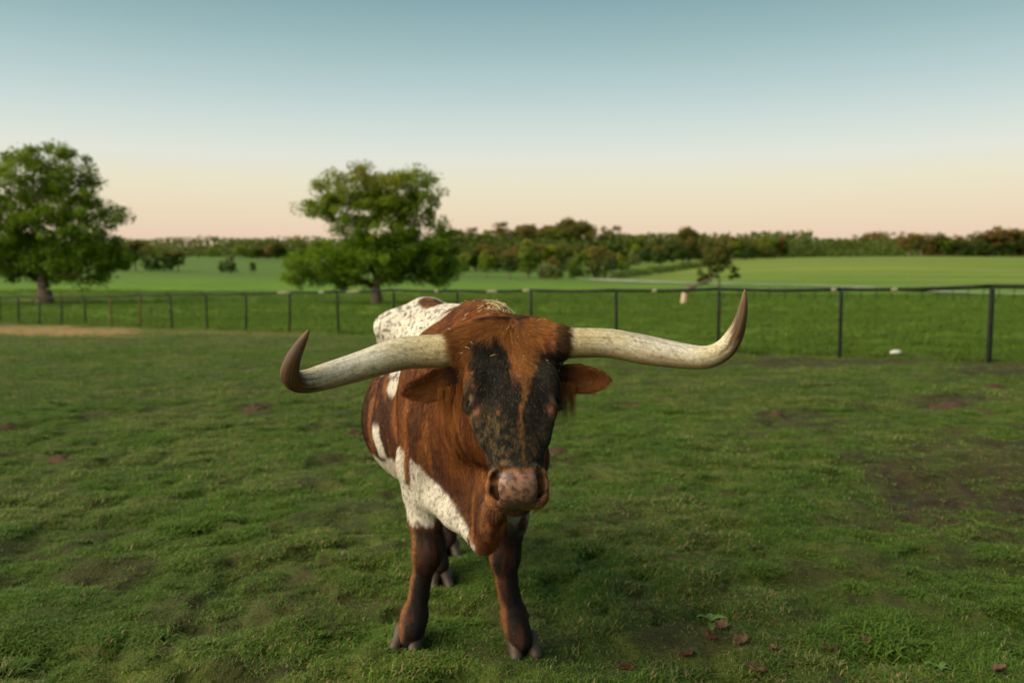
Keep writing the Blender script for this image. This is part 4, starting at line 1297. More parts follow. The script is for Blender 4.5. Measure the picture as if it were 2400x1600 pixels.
    rim = mixc(rim, DKBR, .6 * sstep(.5, .65, fbm(p * 70, 2, 108)))
    h = h * (1 - mz[:, None]) + rim * mz[:, None]
    pad = mz * sstep(.066, .044, np.abs(u) + .35 * np.maximum(-.02 - n, 0)) * sstep(-.070, -.055, n) * sstep(.482, .494, v + .1 * np.abs(u))
    padc = np.tile(np.array([.29, .150, .092]), (N, 1))
    mot = sstep(.43, .57, .16 * sstep(.0, -.03, n) + fbm(p * 95, 3, 109) + .10 * sstep(.01, -.05, n) + .06 * sstep(-.01, .03, u) - .03)
    padc = mixc(padc, np.array([.055, .035, .028]), mot * .85)
    padc = mixc(padc, np.array([.055, .032, .022]), sstep(-.035, -.058, n) * .85)
    h = h * (1 - pad[:, None]) + padc * pad[:, None]
    au_ = np.stack([np.abs(u), v, n], 1)
    dn = np.min([s_cone(au_, np.array(a_), np.array(b_), .009, .009) for a_, b_ in (([.056, .485, .028], [.066, .505, .010]), ([.066, .505, .010], [.060, .526, -.012]), ([.060, .526, -.012], [.044, .538, -.030]))], axis=0)
    h = mixc(h, np.array([.014, .009, .008]), sstep(.006, .001, dn) * mz * .85)          # dark lining of the nostrils
    lip = mz * sstep(-.062, -.080, n)
    h = mixc(h, np.array([.035, .022, .015]), lip * .8)
    c = c * (1 - headness[:, None]) + h * headness[:, None]
    lh = np.full(N, .010)
    tuft = sstep(.16, .06, v) * (n > -.14)
    lh = lh + .020 * tuft
    lh = lh + .008 * cheek
    lh = np.where(v > .44, .006, lh)
    len_ = len_ * (1 - headness) + lh * headness
    hairy = np.ones(N)
    hairy = np.where(pad > .4, .0, hairy)
    hairy = np.where((headness > .5) & (np.hypot(np.abs(u) - .115, v - .258) < .016) & (n > -.04), 0, hairy)
    # ears
    for sd_ in (-1, 1):
        root, L, ax, up, fw = EAR[sd_]
        q = p - root
        t = (q @ ax) / L
        ein = (t > .06) & (t < 1.1) & (np.abs(q @ up) < .075) & (np.abs(q @ fw) < .05)
        ec = mixc(np.tile(np.array([.190, .066, .018]), (N, 1)), np.array([.020, .012, .008]), sstep(.42, .14, t + .6 * vr(p, .1, 20, 111)) * .9)  # shade in the hollow near the ear root is painted dark
        rimk = np.abs((q @ up) + .004) > .040
        ec = mixc(ec, np.array([.035, .018, .010]), .6 * rimk * (fbm(p * 50, 2, 112) > .45))
        c[ein] = ec[ein]; len_[ein] = .012
    return np.clip(c, .004, .9), len_, hairy, headness

bcol, blen, bhair, bhead = coat(bv, bn, np.full(len(bv), .5))

# ----------------------------------------------------------------- materials
m = Nodes('hide')
ca = m.attr('coat').outputs['Color']
hn = m.noise(240, 3, .6, m.obj()).outputs['Fac']
bare = m.attr('bare').outputs['Fac']
col = m.mix(m.ramp(hn, [(.3, (0, 0, 0)), (.7, (1, 1, 1))]), m.mix(.35, ca, (.01, .006, .004)), ca)
cob = m.noise(420, 2, .5, m.obj()).outputs['Fac']
M_HIDE = m.surf(m.bsdf(col, m.mix(bare, (.85, .85, .85), (.32, .32, .32)), .25, m.bump(cob, .25, .002)).outputs[0])

m = Nodes('hair')
ha = m.attr('tint').outputs['Color']
b = m.bsdf(ha, .6, .12)
M_HAIR = m.surf(b.outputs[0])

me = mesh_from('body', bv, bf, True)
vcol(me, 'coat', bcol)
_u, _v, _n2 = to_head(bv)
vattr(me, 'bare', (1 - bhair) * (_v > .44))
bull = empty('longhorn_bull', (B_O[0], B_O[1], 0))
tag(bull, 'brown and white longhorn bull with wide pale horns standing on the grass facing the camera', 'bull')
bull_inv = Matrix.Translation((-B_O[0], -B_O[1], 0))
def bull_part(name, me_, mat, parent=bull):
    o = link(name, me_, mat, parent)
    o.matrix_parent_inverse = bull_inv
    return o
bull_part('body', me, M_HIDE)

# ----------------------------------------------------------------- horns
def make_horn(rows, seed, bend_t):
    k = catmull(rows, 130)
    path = np.array([P(a, b_, c) for a, b_, c, _ in k]); rad = np.array([w / 2 * c / F for _, _, c, w in k])
    S = 48
    tan = np.gradient(path, axis=0); tan /= np.linalg.norm(tan, axis=1)[:, None]
    arc = np.concatenate([[0], np.cumsum(np.linalg.norm(np.diff(path, axis=0), axis=1))]); t = arc / arc[-1]
    a = np.arange(S) * 2 * math.pi / S
    V = []; T = []; A = []
    nrm = np.array([0, 0, 1.0])
    for i in range(len(path)):
        nrm = nrm - tan[i] * (nrm @ tan[i]); nrm /= np.linalg.norm(nrm)
        bb = np.cross(tan[i], nrm)
        ring = np.cos(a)[:, None] * nrm + np.sin(a)[:, None] * bb
        q = np.stack([np.cos(a) * 2.2, np.sin(a) * 2.2, np.full(S, arc[i] * 16)], 1)
        r = rad[i] * (1 + .030 * (fbm(q, 3, seed) - .5) + .045 * (vnoise(np.stack([np.full(S, arc[i] * 95), np.cos(a) * .6, np.sin(a) * .6], 1), seed + 9) - .5) * math.exp(-t[i] * 4))
        V.append(path[i] + r[:, None] * ring); T.append(np.full(S, t[i])); A.append(np.cos(a))
    V = np.concatenate(V); T = np.concatenate(T); A = np.concatenate(A)
    n = len(path)
    i = np.arange(n - 1)[:, None]; j = np.arange(S)[None]; j2 = (j + 1) % S
    Q = np.stack([i * S + j, i * S + j2, (i + 1) * S + j2, (i + 1) * S + j], -1).reshape(-1, 4)
    me_ = mesh_from('horn', V, Q, True)
    ang = np.tile(a, n); arcs = np.repeat(arc, S)
    long_ = np.stack([np.cos(ang) * 2.6, np.sin(ang) * 2.6, arcs * 6], 1)
    lon = fbm(long_ * np.array([2.4, 2.4, .6]), 4, seed + 3); fine = fbm(long_ * np.array([5, 5, 14]), 4, seed + 4); cross = fbm(np.stack([arcs * 60, np.cos(ang) * .8, np.sin(ang) * .8], 1), 3, seed + 5)
    c = np.tile(np.array([.56, .50, .34]), (len(V), 1))
    c = mixc(c, np.array([.42, .33, .15]), .55 * sstep(.40, .62, fine))
    c = mixc(c, np.array([.60, .58, .50]), .75 * sstep(.30, .42, T) * sstep(.68, .58, T) * sstep(.35, .6, lon + .25 * A))  # pale middle band, whiter on top where sky light is painted in
    c = mixc(c, np.array([.46, .35, .14]), .7 * sstep(.30, .18, T) * sstep(.3, .6, 1 - lon))
    c = mixc(c, np.array([.27, .18, .065]), .75 * sstep(-.2, -.85, A + .5 * (lon - .5)))  # shaded underside of the horn painted in as darker tan
    c = mixc(c, np.array([.30, .21, .08]), .40 * sstep(.55, .72, lon) )
    c = mixc(c, np.array([.22, .145, .06]), .40 * sstep(.60, .72, fbm(long_ * np.array([4, 4, 1.2]), 4, seed + 6)))
    c = mixc(c, np.array([.12, .085, .045]), .55 * sstep(.60, .75, fbm(long_ * np.array([6, 6, 22]), 3, seed + 7)))
    c = mixc(c, np.array([.09, .060, .024]), .85 * sstep(.085, .045, T + .03 * (cross - .5)) )                     # rough collar at the hairline
    c = mixc(c, np.array([.17, .12, .045]), .6 * sstep(.52, .7, cross) * sstep(.22, .08, T))
    dark = sstep(bend_t - .035, bend_t + .06, T + .16 * (lon - .5) + .05 * (fine - .5) - .05 * A)
    c = mixc(c, mixc(np.tile(np.array([.052, .026, .010]), (len(V), 1)), np.array([.17, .085, .028]), sstep(.45, .7, fbm(long_ * np.array([4, 4, .8]), 3, seed + 8)) * .8), dark)
    c = mixc(c, np.array([.19, .10, .042]), .7 * sstep(.93, .99, T))
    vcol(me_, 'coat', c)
    at_ = me_.attributes.new('grain', 'FLOAT_VECTOR', 'POINT')
    at_.data.foreach_set('vector', np.stack([np.cos(ang) * 2.6, np.sin(ang) * 2.6, arcs * 2.2], 1).astype(np.float32).ravel())
    return me_
m = Nodes('horn')
ca = m.attr('coat').outputs['Color']
pos = m.obj()
n1 = m.noise(130, 5, .65, pos).outputs['Fac']
n2 = m.noise(26, 5, .6, pos).outputs['Fac']
col = m.mix(m.ramp(n1, [(.38, (1, 1, 1)), (.58, (0, 0, 0))]), ca, m.mix(.30, ca, (.06, .038, .014)))
gr = m.attr('grain').outputs['Vector']
fib = m.noise(9, 5, .7, gr).outputs['Fac']
col = m.mix(m.ramp(fib, [(.30, (.75, .75, .75)), (.46, (0, 0, 0))]), col, m.mix(.6, col, (.07, .045, .018)))
crk = m.noise(3.2, 6, .75, gr, .6).outputs['Fac']
col = m.mix(m.ramp(crk, [(.485, (0, 0, 0)), (.5, (.7, .7, .7)), (.515, (0, 0, 0))]), col, (.06, .040, .018))
rg = m.ramp(n2, [(.3, (.34, .34, .34)), (.7, (.58, .58, .58))])
M_HORN = m.surf(m.bsdf(col, rg, .22, m.bump(m.math('ADD', n1, fib), .5, .0030)).outputs[0])
HORN_A = [(1105, 812, 2.64, 82), (1072, 818, 2.635, 81), (1042, 822, 2.63, 80), (990, 824, 2.625, 78), (931, 831, 2.61, 77), (834, 861, 2.57, 68), (760, 883, 2.53, 62), (722, 893, 2.50, 56), (694, 893, 2.47, 50), (680, 876, 2.44, 46), (687, 842, 2.42, 37), (704, 808, 2.42, 25), (717, 785, 2.42, 14), (723, 774, 2.42, 5), (724, 772, 2.42, .6)]
HORN_B = [(1275, 812, 2.62, 72), (1308, 806, 2.61, 72), (1338, 804, 2.61, 71), (1390, 803, 2.605, 69), (1440, 806, 2.60, 69), (1515, 820, 2.58, 69), (1609, 835, 2.55, 59), (1660, 836, 2.53, 54), (1698, 818, 2.52, 49), (1722, 785, 2.51, 41), (1736, 747, 2.50, 29), (1743, 712, 2.50, 19), (1745, 688, 2.50, 9), (1746, 680, 2.50, 4), (1746, 678, 2.50, .6)]
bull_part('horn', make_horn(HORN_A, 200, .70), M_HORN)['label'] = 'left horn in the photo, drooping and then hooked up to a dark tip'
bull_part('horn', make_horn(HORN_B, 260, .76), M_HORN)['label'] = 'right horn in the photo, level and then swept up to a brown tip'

# ----------------------------------------------------------------- eyes
m = Nodes('eye')
M_EYE = m.surf(m.bsdf((.008, .005, .003), .07, .5).outputs[0])
def uv_sphere(c, r, n=20, k=12):
    V = [];
    for i in range(k + 1):
        th = math.pi * i / k
        for j in range(n):
            ph = 2 * math.pi * j / n
            V.append(np.asarray(c) + r * np.array([math.sin(th) * math.cos(ph), math.sin(th) * math.sin(ph), math.cos(th)]))
    Fc = [[i * n + j, i * n + (j + 1) % n, (i + 1) * n + (j + 1) % n, (i + 1) * n + j] for i in range(k) for j in range(n)]
    return V, Fc
for sgn in (-1, 1):
    v_, f_ = uv_sphere(Hd(.108 * sgn, .258, .001), .0212)
    bull_part('eye', mesh_from('eye', v_, np.array(f_), True), M_EYE)

# ----------------------------------------------------------------- hooves
m = Nodes('hoof')
pos = m.obj()
hn_ = m.noise(30, 4, .6, m.mapping(pos, (1, 1, .25))).outputs['Fac']
hr = m.noise(1.0, 4, .6, m.mapping(pos, (8, 8, 160))).outputs['Fac']
M_HOOF = m.surf(m.bsdf(m.mix(hn_, (.020, .013, .008), (.068, .046, .030)), .6, .3, m.bump(hr, .4, .003)).outputs[0])
def make_hoof(foot, fwd, splay=.03):
    fwd = unit([fwd[0], fwd[1], 0]); side = np.array([fwd[1], -fwd[0], 0])
    g = height(foot[0], foot[1])[0]
    c = np.array([foot[0], foot[1], g])
    def fn(p):
        d = None
        for s in (-1, 1):
            o = c + side * s * .031 + fwd * .012
            ax = unit(fwd + side * s * splay * 6)
            toe = o + ax * .045 + np.array([0, 0, .002]); heel = o - ax * .035 + np.array([0, 0, .008]); top = o - ax * .012 + np.array([0, 0, .050])
            e = smin(s_cone(p, toe, top, .018, .029), s_cone(p, heel, top, .022, .027), .02)
            e = smin(e, s_cone(p, toe, heel, .020, .024), .015)
            dew = s_cone(p, c + side * s * .034 - fwd * .055 + np.array([0, 0, .115]), c + side * s * .036 - fwd * .068 + np.array([0, 0, .095]), .013, .010)
            e = np.minimum(e, dew)
            d = e if d is None else np.minimum(d, e)
        return smax(d, -(p[:, 2] - g + .012), .004)
    v_, f_ = surface_nets(fn, c - [.15, .15, .03], c + [.15, .15, .15], .0055)
    return mesh_from('hoof', v_, f_, True)
for foot, fwd in ((P(960, 1500, 3.40), (-.25, -1)), (P(1224, 1500, 3.34), (.28, -1)), (W(.75, .01, 0), (.27, -.96)), (W(1.14, -.11, 0), (.27, -.96))):
    bull_part('hoof', make_hoof(foot, fwd), M_HOOF)

# ----------------------------------------------------------------- hair
def build_hair():
    r_ = np.random.default_rng(11)
    tri = np.concatenate([bf[:, [0, 1, 2]], bf[:, [0, 2, 3]]])
    A, B_, C_ = bv[tri[:, 0]], bv[tri[:, 1]], bv[tri[:, 2]]
    nn = np.cross(B_ - A, C_ - A); area = np.linalg.norm(nn, axis=1) / 2
    nn = nn / (np.linalg.norm(nn, axis=1)[:, None] + 1e-12)
    ctr = (A + B_ + C_) / 3
    tocam = C_POS - ctr; tocam /= np.linalg.norm(tocam, axis=1)[:, None]
    face = (nn * tocam).sum(1)
    hd = bhead[tri].mean(1)
    vis = np.where(face > -.55, 1.0, .12)
    vis = np.where(hd < .5, np.where(ctr[:, 1] > 4.3, vis * .5, vis), vis)
    earz = np.zeros(len(tri))
    for s in (-1, 1):
        root, L, ax, up, fw = EAR[s]
        q = ctr - root; t = (q @ ax) / L
        earz = np.maximum(earz, (t > .05) & (t < 1.1) & (np.abs(q @ up) < .08) & (np.abs(q @ fw) < .05))
    dens = area * vis * (1 + 2.6 * np.maximum(hd, earz)) * bhair[tri].mean(1)
    N = 330000
    k = r_.choice(len(tri), N, p=dens / dens.sum())
    w = r_.dirichlet((1, 1, 1), N)
    root = A[k] * w[:, :1] + B_[k] * w[:, 1:2] + C_[k] * w[:, 2:]
    nv = bn[tri[k]]
    nrm = (nv * w[:, :, None]).sum(1); nrm /= np.linalg.norm(nrm, axis=1)[:, None]
    rnd = r_.random(N)
    col, ln, hairy, hd = coat(root, nrm, rnd)
    keep = (hairy > .5)
    root, nrm, rnd, col, ln, hd, ez = root[keep], nrm[keep], rnd[keep], col[keep], ln[keep], hd[keep], earz[k][keep]
    N = len(root)
    # no hair inside hooves
    # grooming direction
    s, l, z = to_body(root); u, v, n = to_head(root)
    flow = np.tile(.55 * B_S + np.array([0, 0, -.75]), (N, 1))
    flow = np.where((z > 1.15)[:, None], B_S + np.array([0, 0, -.15]), flow)
    flow = np.where((z < .55)[:, None], np.array([0, .15, -1.0]), flow)
    neck = (s < 0) & (z > .5)
    flow = np.where(neck[:, None], np.array([-.18, .35, -1.0]), flow)
    wu, wv = .012, -.015
    ru, rv = u - wu, v - wv
    rr = np.hypot(ru, rv) + 1e-4
    swirl = .35
    hu = (ru - swirl * rv * np.sign(ru) * 0) / rr; hv = rv / rr
    fr = sstep(.30, .16, v)
    hu = hu * fr; hv = hv * fr + (1 - fr)
    hu = hu + np.where((u > .0) & (v < .2) & (v > .04), .55, 0) * fr - np.where((u < -.05) & (v < .2), .1, 0)
    ow = sstep(.10, .145, np.abs(u)) * sstep(.13, .10, v)
    hu = hu * (1 - ow) + np.sign(u) * ow; hv = hv * (1 - ow) + .25 * ow
    hflow = hu[:, None] * H_U + hv[:, None] * H_V
    flow = flow * (1 - hd[:, None]) + hflow * hd[:, None]
    for sd_ in (-1, 1):
        root0, L, ax, up, fw = EAR[sd_]
        q = root - root0; t = (q @ ax) / L
        ein = (ez > .5) & (np.abs(q @ fw) < .06) & (t > .05) & (t < 1.1)
        flow[ein] = ax * .8 - up * .5
    flow0 = flow - (flow * nrm).sum(1)[:, None] * nrm
    flow0 = flow0 / (np.linalg.norm(flow0, axis=1)[:, None] + 1e-9)
    # clumps
    g1 = np.stack([vnoise(root * 70, 301), vnoise(root * 70, 302), vnoise(root * 70, 303)], 1) - .5
    g2 = np.stack([vnoise(root * 22, 311), vnoise(root * 22, 312), vnoise(root * 22, 313)], 1) - .5
    flow = flow / (np.linalg.norm(flow, axis=1)[:, None] + 1e-9)
    flow = flow + .75 * g1 + .6 * g2 + .16 * r_.normal(size=(N, 3))
    flow = flow - (flow * nrm).sum(1)[:, None] * nrm
    flow /= np.linalg.norm(flow, axis=1)[:, None] + 1e-9
    lift = .28 + .10 * r_.random(N) + .10 * (ln > .02)
    ln = ln * (.65 + .6 * r_.random(N))
    d0 = flow * np.sqrt(1 - lift ** 2)[:, None] + nrm * lift[:, None]
    K = 5
    pts = np.zeros((N, K, 3))
    wave = r_.normal(size=(N, 3)) * .0; 
    for i in range(K):
        t = i / (K - 1)
        curl = (ln > .018)[:, None] * np.cross(nrm, flow) * (np.sin(t * 5 + rnd * 2 + 40 * g1[:, 0]) * .0022 * t)[:, None]
        pts[:, i] = root + d0 * (ln * t)[:, None] - nrm * (.30 * ln * t * t * lift)[:, None] - np.array([0, 0, .12]) * (ln * t * t)[:, None] * (ln > .018)[:, None] + curl
    lat = np.cross(nrm, flow0)
    qq = np.stack([(root * lat).sum(1) * 210, (root * flow0).sum(1) * 28, (root * nrm).sum(1) * 40], 1)
    tone = .42 + 1.16 * sstep(.25, .75, vnoise(qq, 401))
    kk_ = np.where(hd > .5, 1.0, .75)
    col = col * (1 + (tone - 1) * kk_)[:, None] * (.75 + .5 * r_.random(N))[:, None]
    P_, Cc, R = [pts.reshape(-1, 3)], [col], [np.where(hd > .5, .00034, .00042)]
    Ks = [np.full(N, K)]
    # long fringes hanging from the ears and the throat
    def fringe(root, length, colr, sway, rad=.00035, K2=8):
        n_ = len(root); q = np.zeros((n_, K2, 3)); d = sway
        for i in range(K2):
            t = i / (K2 - 1)
            q[:, i] = root + d * (length * t)[:, None] + np.array([0, 0, -1.0]) * (length * (t * .75 + .25 * t * t))[:, None] + (r_.normal(size=(n_, 3)) * .0006 * t)
        P_.append(q.reshape(-1, 3)); Cc.append(colr); R.append(np.full(n_, rad)); Ks.append(np.full(n_, K2))
    for sd_, nfr in ((-1, 520), (1, 560)):
        root0, L, ax, up, fw = EAR[sd_]
        t = r_.random(nfr) ** 1.3 * (.40 if sd_ < 0 else .36) + .02
        y = -(.010 + .034 * r_.random(nfr))
        rt = root0 + ax * (t * L)[:, None] + up * y[:, None] + fw * (.006 + .012 * r_.random(nfr))[:, None]
        cl = np.floor(t * 26) ; jit = np.random.default_rng(5).normal(size=(40, 3)) * .12
        c_ = ORANGE * (.45 + .9 * r_.random(nfr))[:, None]
        fringe(rt, (.055 + .055 * r_.random(nfr)) * (1.25 - t), c_, jit[cl.astype(int) % 40] + r_.normal(size=(nfr, 3)) * .09)
    # chin and muzzle whiskers
    nw = 150
    uu = r_.uniform(.045, .085, nw) * r_.choice([-1, 1], nw); vv = r_.uniform(.47, .545, nw)
    rt = np.array([Hd(a, b_, -.06 - .03 * r_.random()) for a, b_ in zip(uu, vv)])
    gg = grad(sdf_bull, rt); rt = rt - gg * sdf_bull(rt)[:, None]
    q = np.zeros((nw, 4, 3)); L_ = .012 + .022 * r_.random(nw)
    for i in range(4):
        q[:, i] = rt + gg * (L_ * i / 3)[:, None] + np.array([0, -.1, -.5]) * (L_ * (i / 3) ** 2)[:, None]
    P_.append(q.reshape(-1, 3)); Cc.append(np.tile(np.array([.24, .14, .06]), (nw, 1))); R.append(np.full(nw, .00028)); Ks.append(np.full(nw, 4))
    allp = np.concatenate(P_); allc = np.concatenate(Cc); allr = np.concatenate(R); sizes = np.concatenate(Ks)
    hc = bpy.data.hair_curves.new('coat_hair')
    hc.add_curves([int(x) for x in sizes])
    hc.attributes['position'].data.foreach_set('vector', allp.astype(np.float32).ravel()) if 'position' in hc.attributes else hc.position_data.foreach_set('vector', allp.astype(np.float32).ravel())
    ra = hc.attributes.get('radius') or hc.attributes.new('radius', 'FLOAT', 'POINT')
    idx = np.concatenate([np.tile(np.linspace(1, .12, kk), int((sizes_ == kk).sum() if False else n_)) for kk, n_, sizes_ in [(int(a[0]), len(a), a) for a in Ks]])
    ra.data.foreach_set('value', (np.repeat(allr, sizes) * idx).astype(np.float32))
    ta = hc.attributes.new('tint', 'FLOAT_COLOR', 'CURVE')
    cc = np.ones((len(allc), 4), np.float32); cc[:, :3] = np.clip(allc, .003, .9)
    ta.data.foreach_set('color', cc.ravel())
    hc.materials.append(M_HAIR)
    o = bull_part('coat_hair', hc, None)
    o['kind'] = 'stuff'
    return o
build_hair()

# ----------------------------------------------------------------- straw caught on the hump
def build_straw():
    r_ = np.random.default_rng(3)
    px, py, _ = (1200 + F * ((bv - C_POS) @ V_R) / ((bv - C_POS) @ V_F), 800 - F * ((bv - C_POS) @ V_U) / ((bv - C_POS) @ V_F), 0)
    sS, lS, zS = to_body(bv)
    cand = np.nonzero((zS > 1.22) & (sS < .1) & (sS > -.35) & (px > 1085) & (px < 1205) & (py < 756) & (py > 708) & (bhead < .3))[0]
    wgt = np.exp(-((px[cand] - 1165) / 30) ** 2) + .12
    mb = MB()
    def stalk(p, n, L, th):
        a = r_.normal(size=3); a = a - (a @ n) * n; a = unit(a) + n * r_.uniform(-.05, .35); a = unit(a)
        c = unit(np.cross(a, n)) * r_.uniform(-.25, .25)
        t = np.linspace(-.5, .5, 4)[:, None]
        mb.tube(p + n * (.006 + .007 * r_.random()) + a * L * t + c * L * (t * t), np.full(4, th), 4)
    for i in r_.choice(cand, 210, p=wgt / wgt.sum()):
        stalk(bv[i], bn[i], r_.uniform(.012, .04), r_.uniform(.0004, .0009))
    hc_ = np.nonzero((bhead > .9))[0]
    uu, vv, nn_ = to_head(bv[hc_]); hc_ = hc_[(vv < .17) & (nn_ > -.03) & (vv > -.02)]
    for i in r_.choice(hc_, 22):
        stalk(bv[i] + bn[i] * .008, bn[i], r_.uniform(.005, .018), .0005)
    m_ = Nodes('straw')
    nz = m_.noise(40, 2, .5, m_.obj()).outputs['Fac']
    mt = m_.surf(m_.bsdf(m_.mix(nz, (.50, .38, .16), (.62, .54, .30)), .6, .3).outputs[0])
    o = link('straw', mb.mesh('straw'), mt)
    tag(o, 'dry straw bits caught on the brown hump and forehead of the bull', 'straw', kind='stuff')
build_straw()
# ------------------------------------------------------------------ small things lying on the grass
sm_ = np.random.default_rng(17)
m = Nodes('dung')
_n = m.noise(14, 5, .65, m.obj()).outputs['Fac']
M_DUNG = m.surf(m.bsdf(m.mix(_n, (.020, .012, .008), (.085, .040, .022)), .9, .15, m.bump(_n, .6, .02)).outputs[0])
m = Nodes('dung_red')
_n = m.noise(14, 5, .65, m.obj()).outputs['Fac']
M_DUNGR = m.surf(m.bsdf(m.mix(_n, (.026, .015, .009), (.072, .040, .022)), .9, .15, m.bump(_n, .6, .02)).outputs[0])
def dung(px, py, w_px, label, mat, hgt=.05):
    g = ground_at(px, py)
    hgt = hgt * .6
    R_ = w_px / 2 * math.hypot(g[1], CAM_H - g[2]) / F
    n_a, n_r = 30, 9
    V = [[0, 0, hgt]]; Fc = []
    for j in range(1, n_r + 1):
        t = j / n_r
        for i in range(n_a):
            a = i * 2 * math.pi / n_a
            k = 1 + .35 * (vnoise(np.array([[math.cos(a) * 1.5 + px, math.sin(a) * 1.5, 0]]), 7)[0] - .5) * 2
            x, y = R_ * t * k * math.cos(a), R_ * t * k * math.sin(a) * .9
            z = hgt * (1 - t ** 2.2) * (.7 + .8 * vnoise(np.array([[x * 16 + py, y * 16, 1]]), 9)[0]) - .03 * (t > .99)
            V.append([x, y, z + height(g[0] + x, g[1] + y)[0] - g[2]])
    for i in range(n_a): Fc.append([0, 1 + i, 1 + (i + 1) % n_a])
    for j in range(n_r - 1):
        for i in range(n_a):
            a = 1 + j * n_a + i; b = 1 + j * n_a + (i + 1) % n_a
            Fc.append([a, a + n_a, b + n_a, b])
    o = link('dung_pat', mesh_from('dung_pat', V, Fc, True), mat)
    o.location = tuple(g)
    tag(o, label, 'dung', 'dried dung pats on the paddock')
dung(26, 1000, 66, 'flat dark brown dung pat at the left edge of the paddock', M_DUNG, .04)
dung(600, 955, 46, 'crumbly red-brown dung pat below the tip of the drooping horn', M_DUNGR, .07)
dung(833, 1016, 44, 'pale brown dung pat beside the flank of the bull', M_DUNGR, .06)
dung(1304, 1060, 50, 'brown dung pat just right of the nose of the bull', M_DUNGR, .05)
dung(150, 1073, 70, 'mossy dark lump in the grass low on the left', M_DUNG, .07)
dung(1828, 974, 60, 'reddish brown flat patch of dung below the right horn', M_DUNGR, .04)
dung(2215, 948, 90, 'wide red-brown dung pat toward the right fence posts', M_DUNGR, .05)
dung(2330, 905, 50, 'small dark brown dung pat nearest the right fence post', M_DUNG, .05)
dung(1478, 947, 56, 'flat red-brown dung pat under the right ear', M_DUNGR, .03)

m = Nodes('dry_leaf')
_n = m.noise(60, 4, .6, m.obj()).outputs['Fac']
M_DLEAF = m.surf(m.bsdf(m.mix(_n, (.055, .028, .013), (.15, .088, .046)), .75, .25).outputs[0])
M_DLEAF2 = None
m = Nodes('red_leaf')
_n = m.noise(60, 4, .6, m.obj()).outputs['Fac']
M_RLEAF = m.surf(m.bsdf(m.mix(_n, (.050, .018, .010), (.105, .042, .020)), .75, .25).outputs[0])
def dry_leaf(px, py, L, rz, label, mat, curl=.5):
    L = L * .68
    g = ground_at(px, py)
    nu, nv = 9, 5
    V = []; Fc = []
    for i in range(nu):
        t = i / (nu - 1)
        w = .36 * L * math.sin(math.pi * min(1, t * .93 + .04)) ** .8 * (1 + .18 * math.sin(t * 19))
        for j in range(nv):
            s = j / (nv - 1) * 2 - 1
            V.append([(t - .5) * L, s * w, .35 * L * curl * (s * s) * .8 + curl * .35 * L * (t - .5) ** 2 * 2 + .006 * math.sin(t * 14 + s * 4)])
    for i in range(nu - 1):
        for j in range(nv - 1):
            a = i * nv + j
            Fc.append([a, a + nv, a + nv + 1, a + 1])
    o = link('fallen_leaf', mesh_from('fallen_leaf', V, Fc, True), mat)
    md = o.modifiers.new('thickness', 'SOLIDIFY'); md.thickness = .0012
    o.location = (g[0], g[1], g[2] + .014)
    o.rotation_euler = (sm_.uniform(-.3, .3), sm_.uniform(-.3, .3), rz)
    tag(o, label, 'leaf', 'dead leaves in the near right corner')
dry_leaf(1690, 1478, .10, .3, 'curled grey-brown dead leaf beside the broad-leaved weed', M_DLEAF, .9)
dry_leaf(1735, 1512, .12, 1.1, 'large tan dead leaf lying right below the weed', M_DLEAF, .5)
dry_leaf(1610, 1535, .09, .1, 'red-brown dead leaf left of the weed', M_RLEAF, .4)
dry_leaf(1945, 1520, .10, .2, 'broad red-brown dead leaf alone in the grass right of the weed', M_RLEAF, .5)
dry_leaf(2030, 1502, .07, .9, 'small pale upturned dead leaf near the broad red-brown leaf', M_DLEAF, 1.0)
dry_leaf(1772, 1572, .12, -.7, 'long brown dead leaf at the bottom of the picture', M_DLEAF, .6)
dry_leaf(1815, 1528, .06, 2.0, 'small tan dead leaf between the weed and the red-brown leaf', M_DLEAF, .8)
dry_leaf(1665, 1505, .08, 2.4, 'dark folded dead leaf right under the weed', M_RLEAF, .9)
dry_leaf(1470, 1560, .10, .0, 'flat red-brown dead leaf low at the bottom, right of the bull', M_RLEAF, .3)
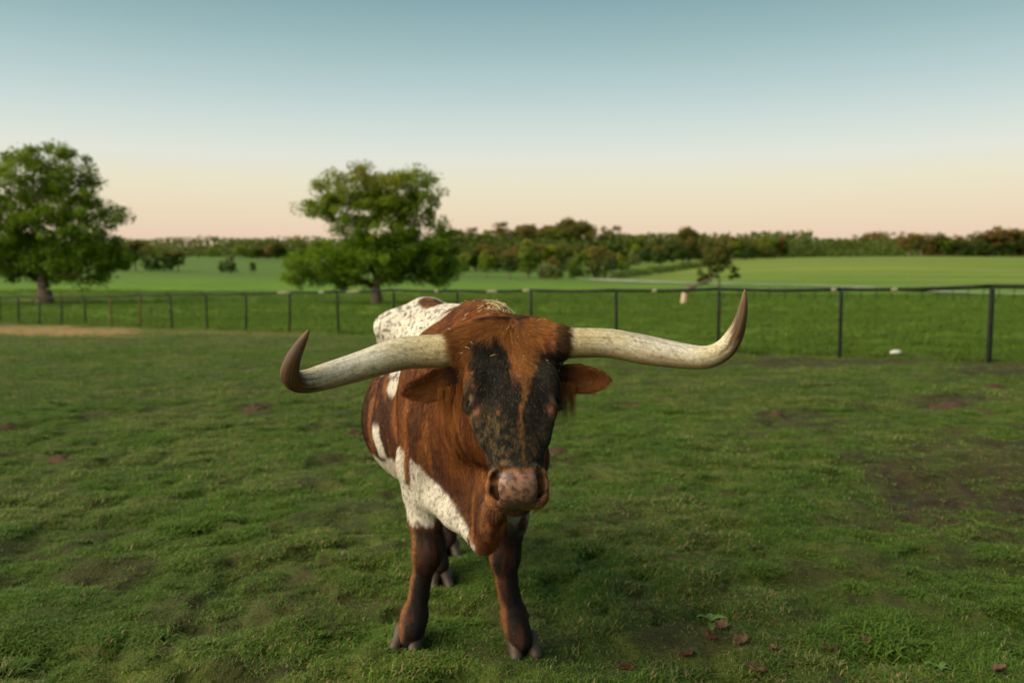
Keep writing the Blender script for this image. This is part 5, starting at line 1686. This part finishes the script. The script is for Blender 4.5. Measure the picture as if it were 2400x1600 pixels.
dry_leaf(1600, 1113, .07, .6, 'small orange dead leaf out on the grass right of the muzzle', M_DLEAF, .7)
dry_leaf(2340, 1592, .09, .6, 'pale dead leaf in the bottom right corner', M_DLEAF, .7)

def weed(px, py, label, seed, n=9, L=.085):
    g = ground_at(px, py)
    r = np.random.default_rng(seed)
    root = empty('weed', tuple(g)); tag(root, label, 'weed')
    m_ = Nodes('weed_leaf'); _n = m_.noise(20, 3, .5, m_.obj()).outputs['Fac']
    mt = m_.surf(m_.bsdf(m_.mix(_n, (.050, .105, .014), (.110, .175, .030)), .5, .3).outputs[0])
    for i in range(n):
        a = i * 2.4 + r.uniform(-.3, .3); l = L * r.uniform(.6, 1.1); d = np.array([math.cos(a), math.sin(a), 0]); s = np.array([-d[1], d[0], 0])
        V = []; Fc = []
        up = r.uniform(.3, .9)
        for k in range(7):
            t = k / 6
            c = d * l * t * (1 - .25 * up) + np.array([0, 0, l * (up * t - .55 * t * t) + .01])
            w = l * .17 * math.sin(math.pi * (t * .9 + .06)) ** .8
            V += [c - s * w + np.array([0, 0, w * .5]), c, c + s * w + np.array([0, 0, w * .5])]
        for k in range(6):
            for q in (0, 1):
                x = k * 3 + q; Fc.append([x, x + 3, x + 4, x + 1])
        o = link('leaf', mesh_from('leaf', V, Fc, True), mt, root)
weed(1668, 1462, 'pale green broad-leaved weed in the near right grass among dead leaves', 4)
weed(2200, 1568, 'bright green broad-leaved weed low in the right corner', 9, 9, .065)

# pale stone in the pasture beyond the right posts
g = ground_at(2100, 832, 10)
v_, f_ = uv_sphere((0, 0, 0), .10, 14, 9)
v_ = np.array(v_); v_ = v_ * np.array([1.2, .9, .65]) * (1 + .3 * (vnoise(v_ * 18, 5) - .5))[:, None] + [0, 0, .05]
m = Nodes('pale_stone'); _n = m.noise(30, 4, .6, m.obj()).outputs['Fac']
o = link('stone', mesh_from('stone', v_, np.array(f_), True), m.surf(m.bsdf(m.mix(_n, (.38, .37, .33), (.55, .53, .48)), .8, .2).outputs[0]))
o.location = tuple(g); tag(o, 'small pale stone in the grass between the two right fence posts', 'stone')
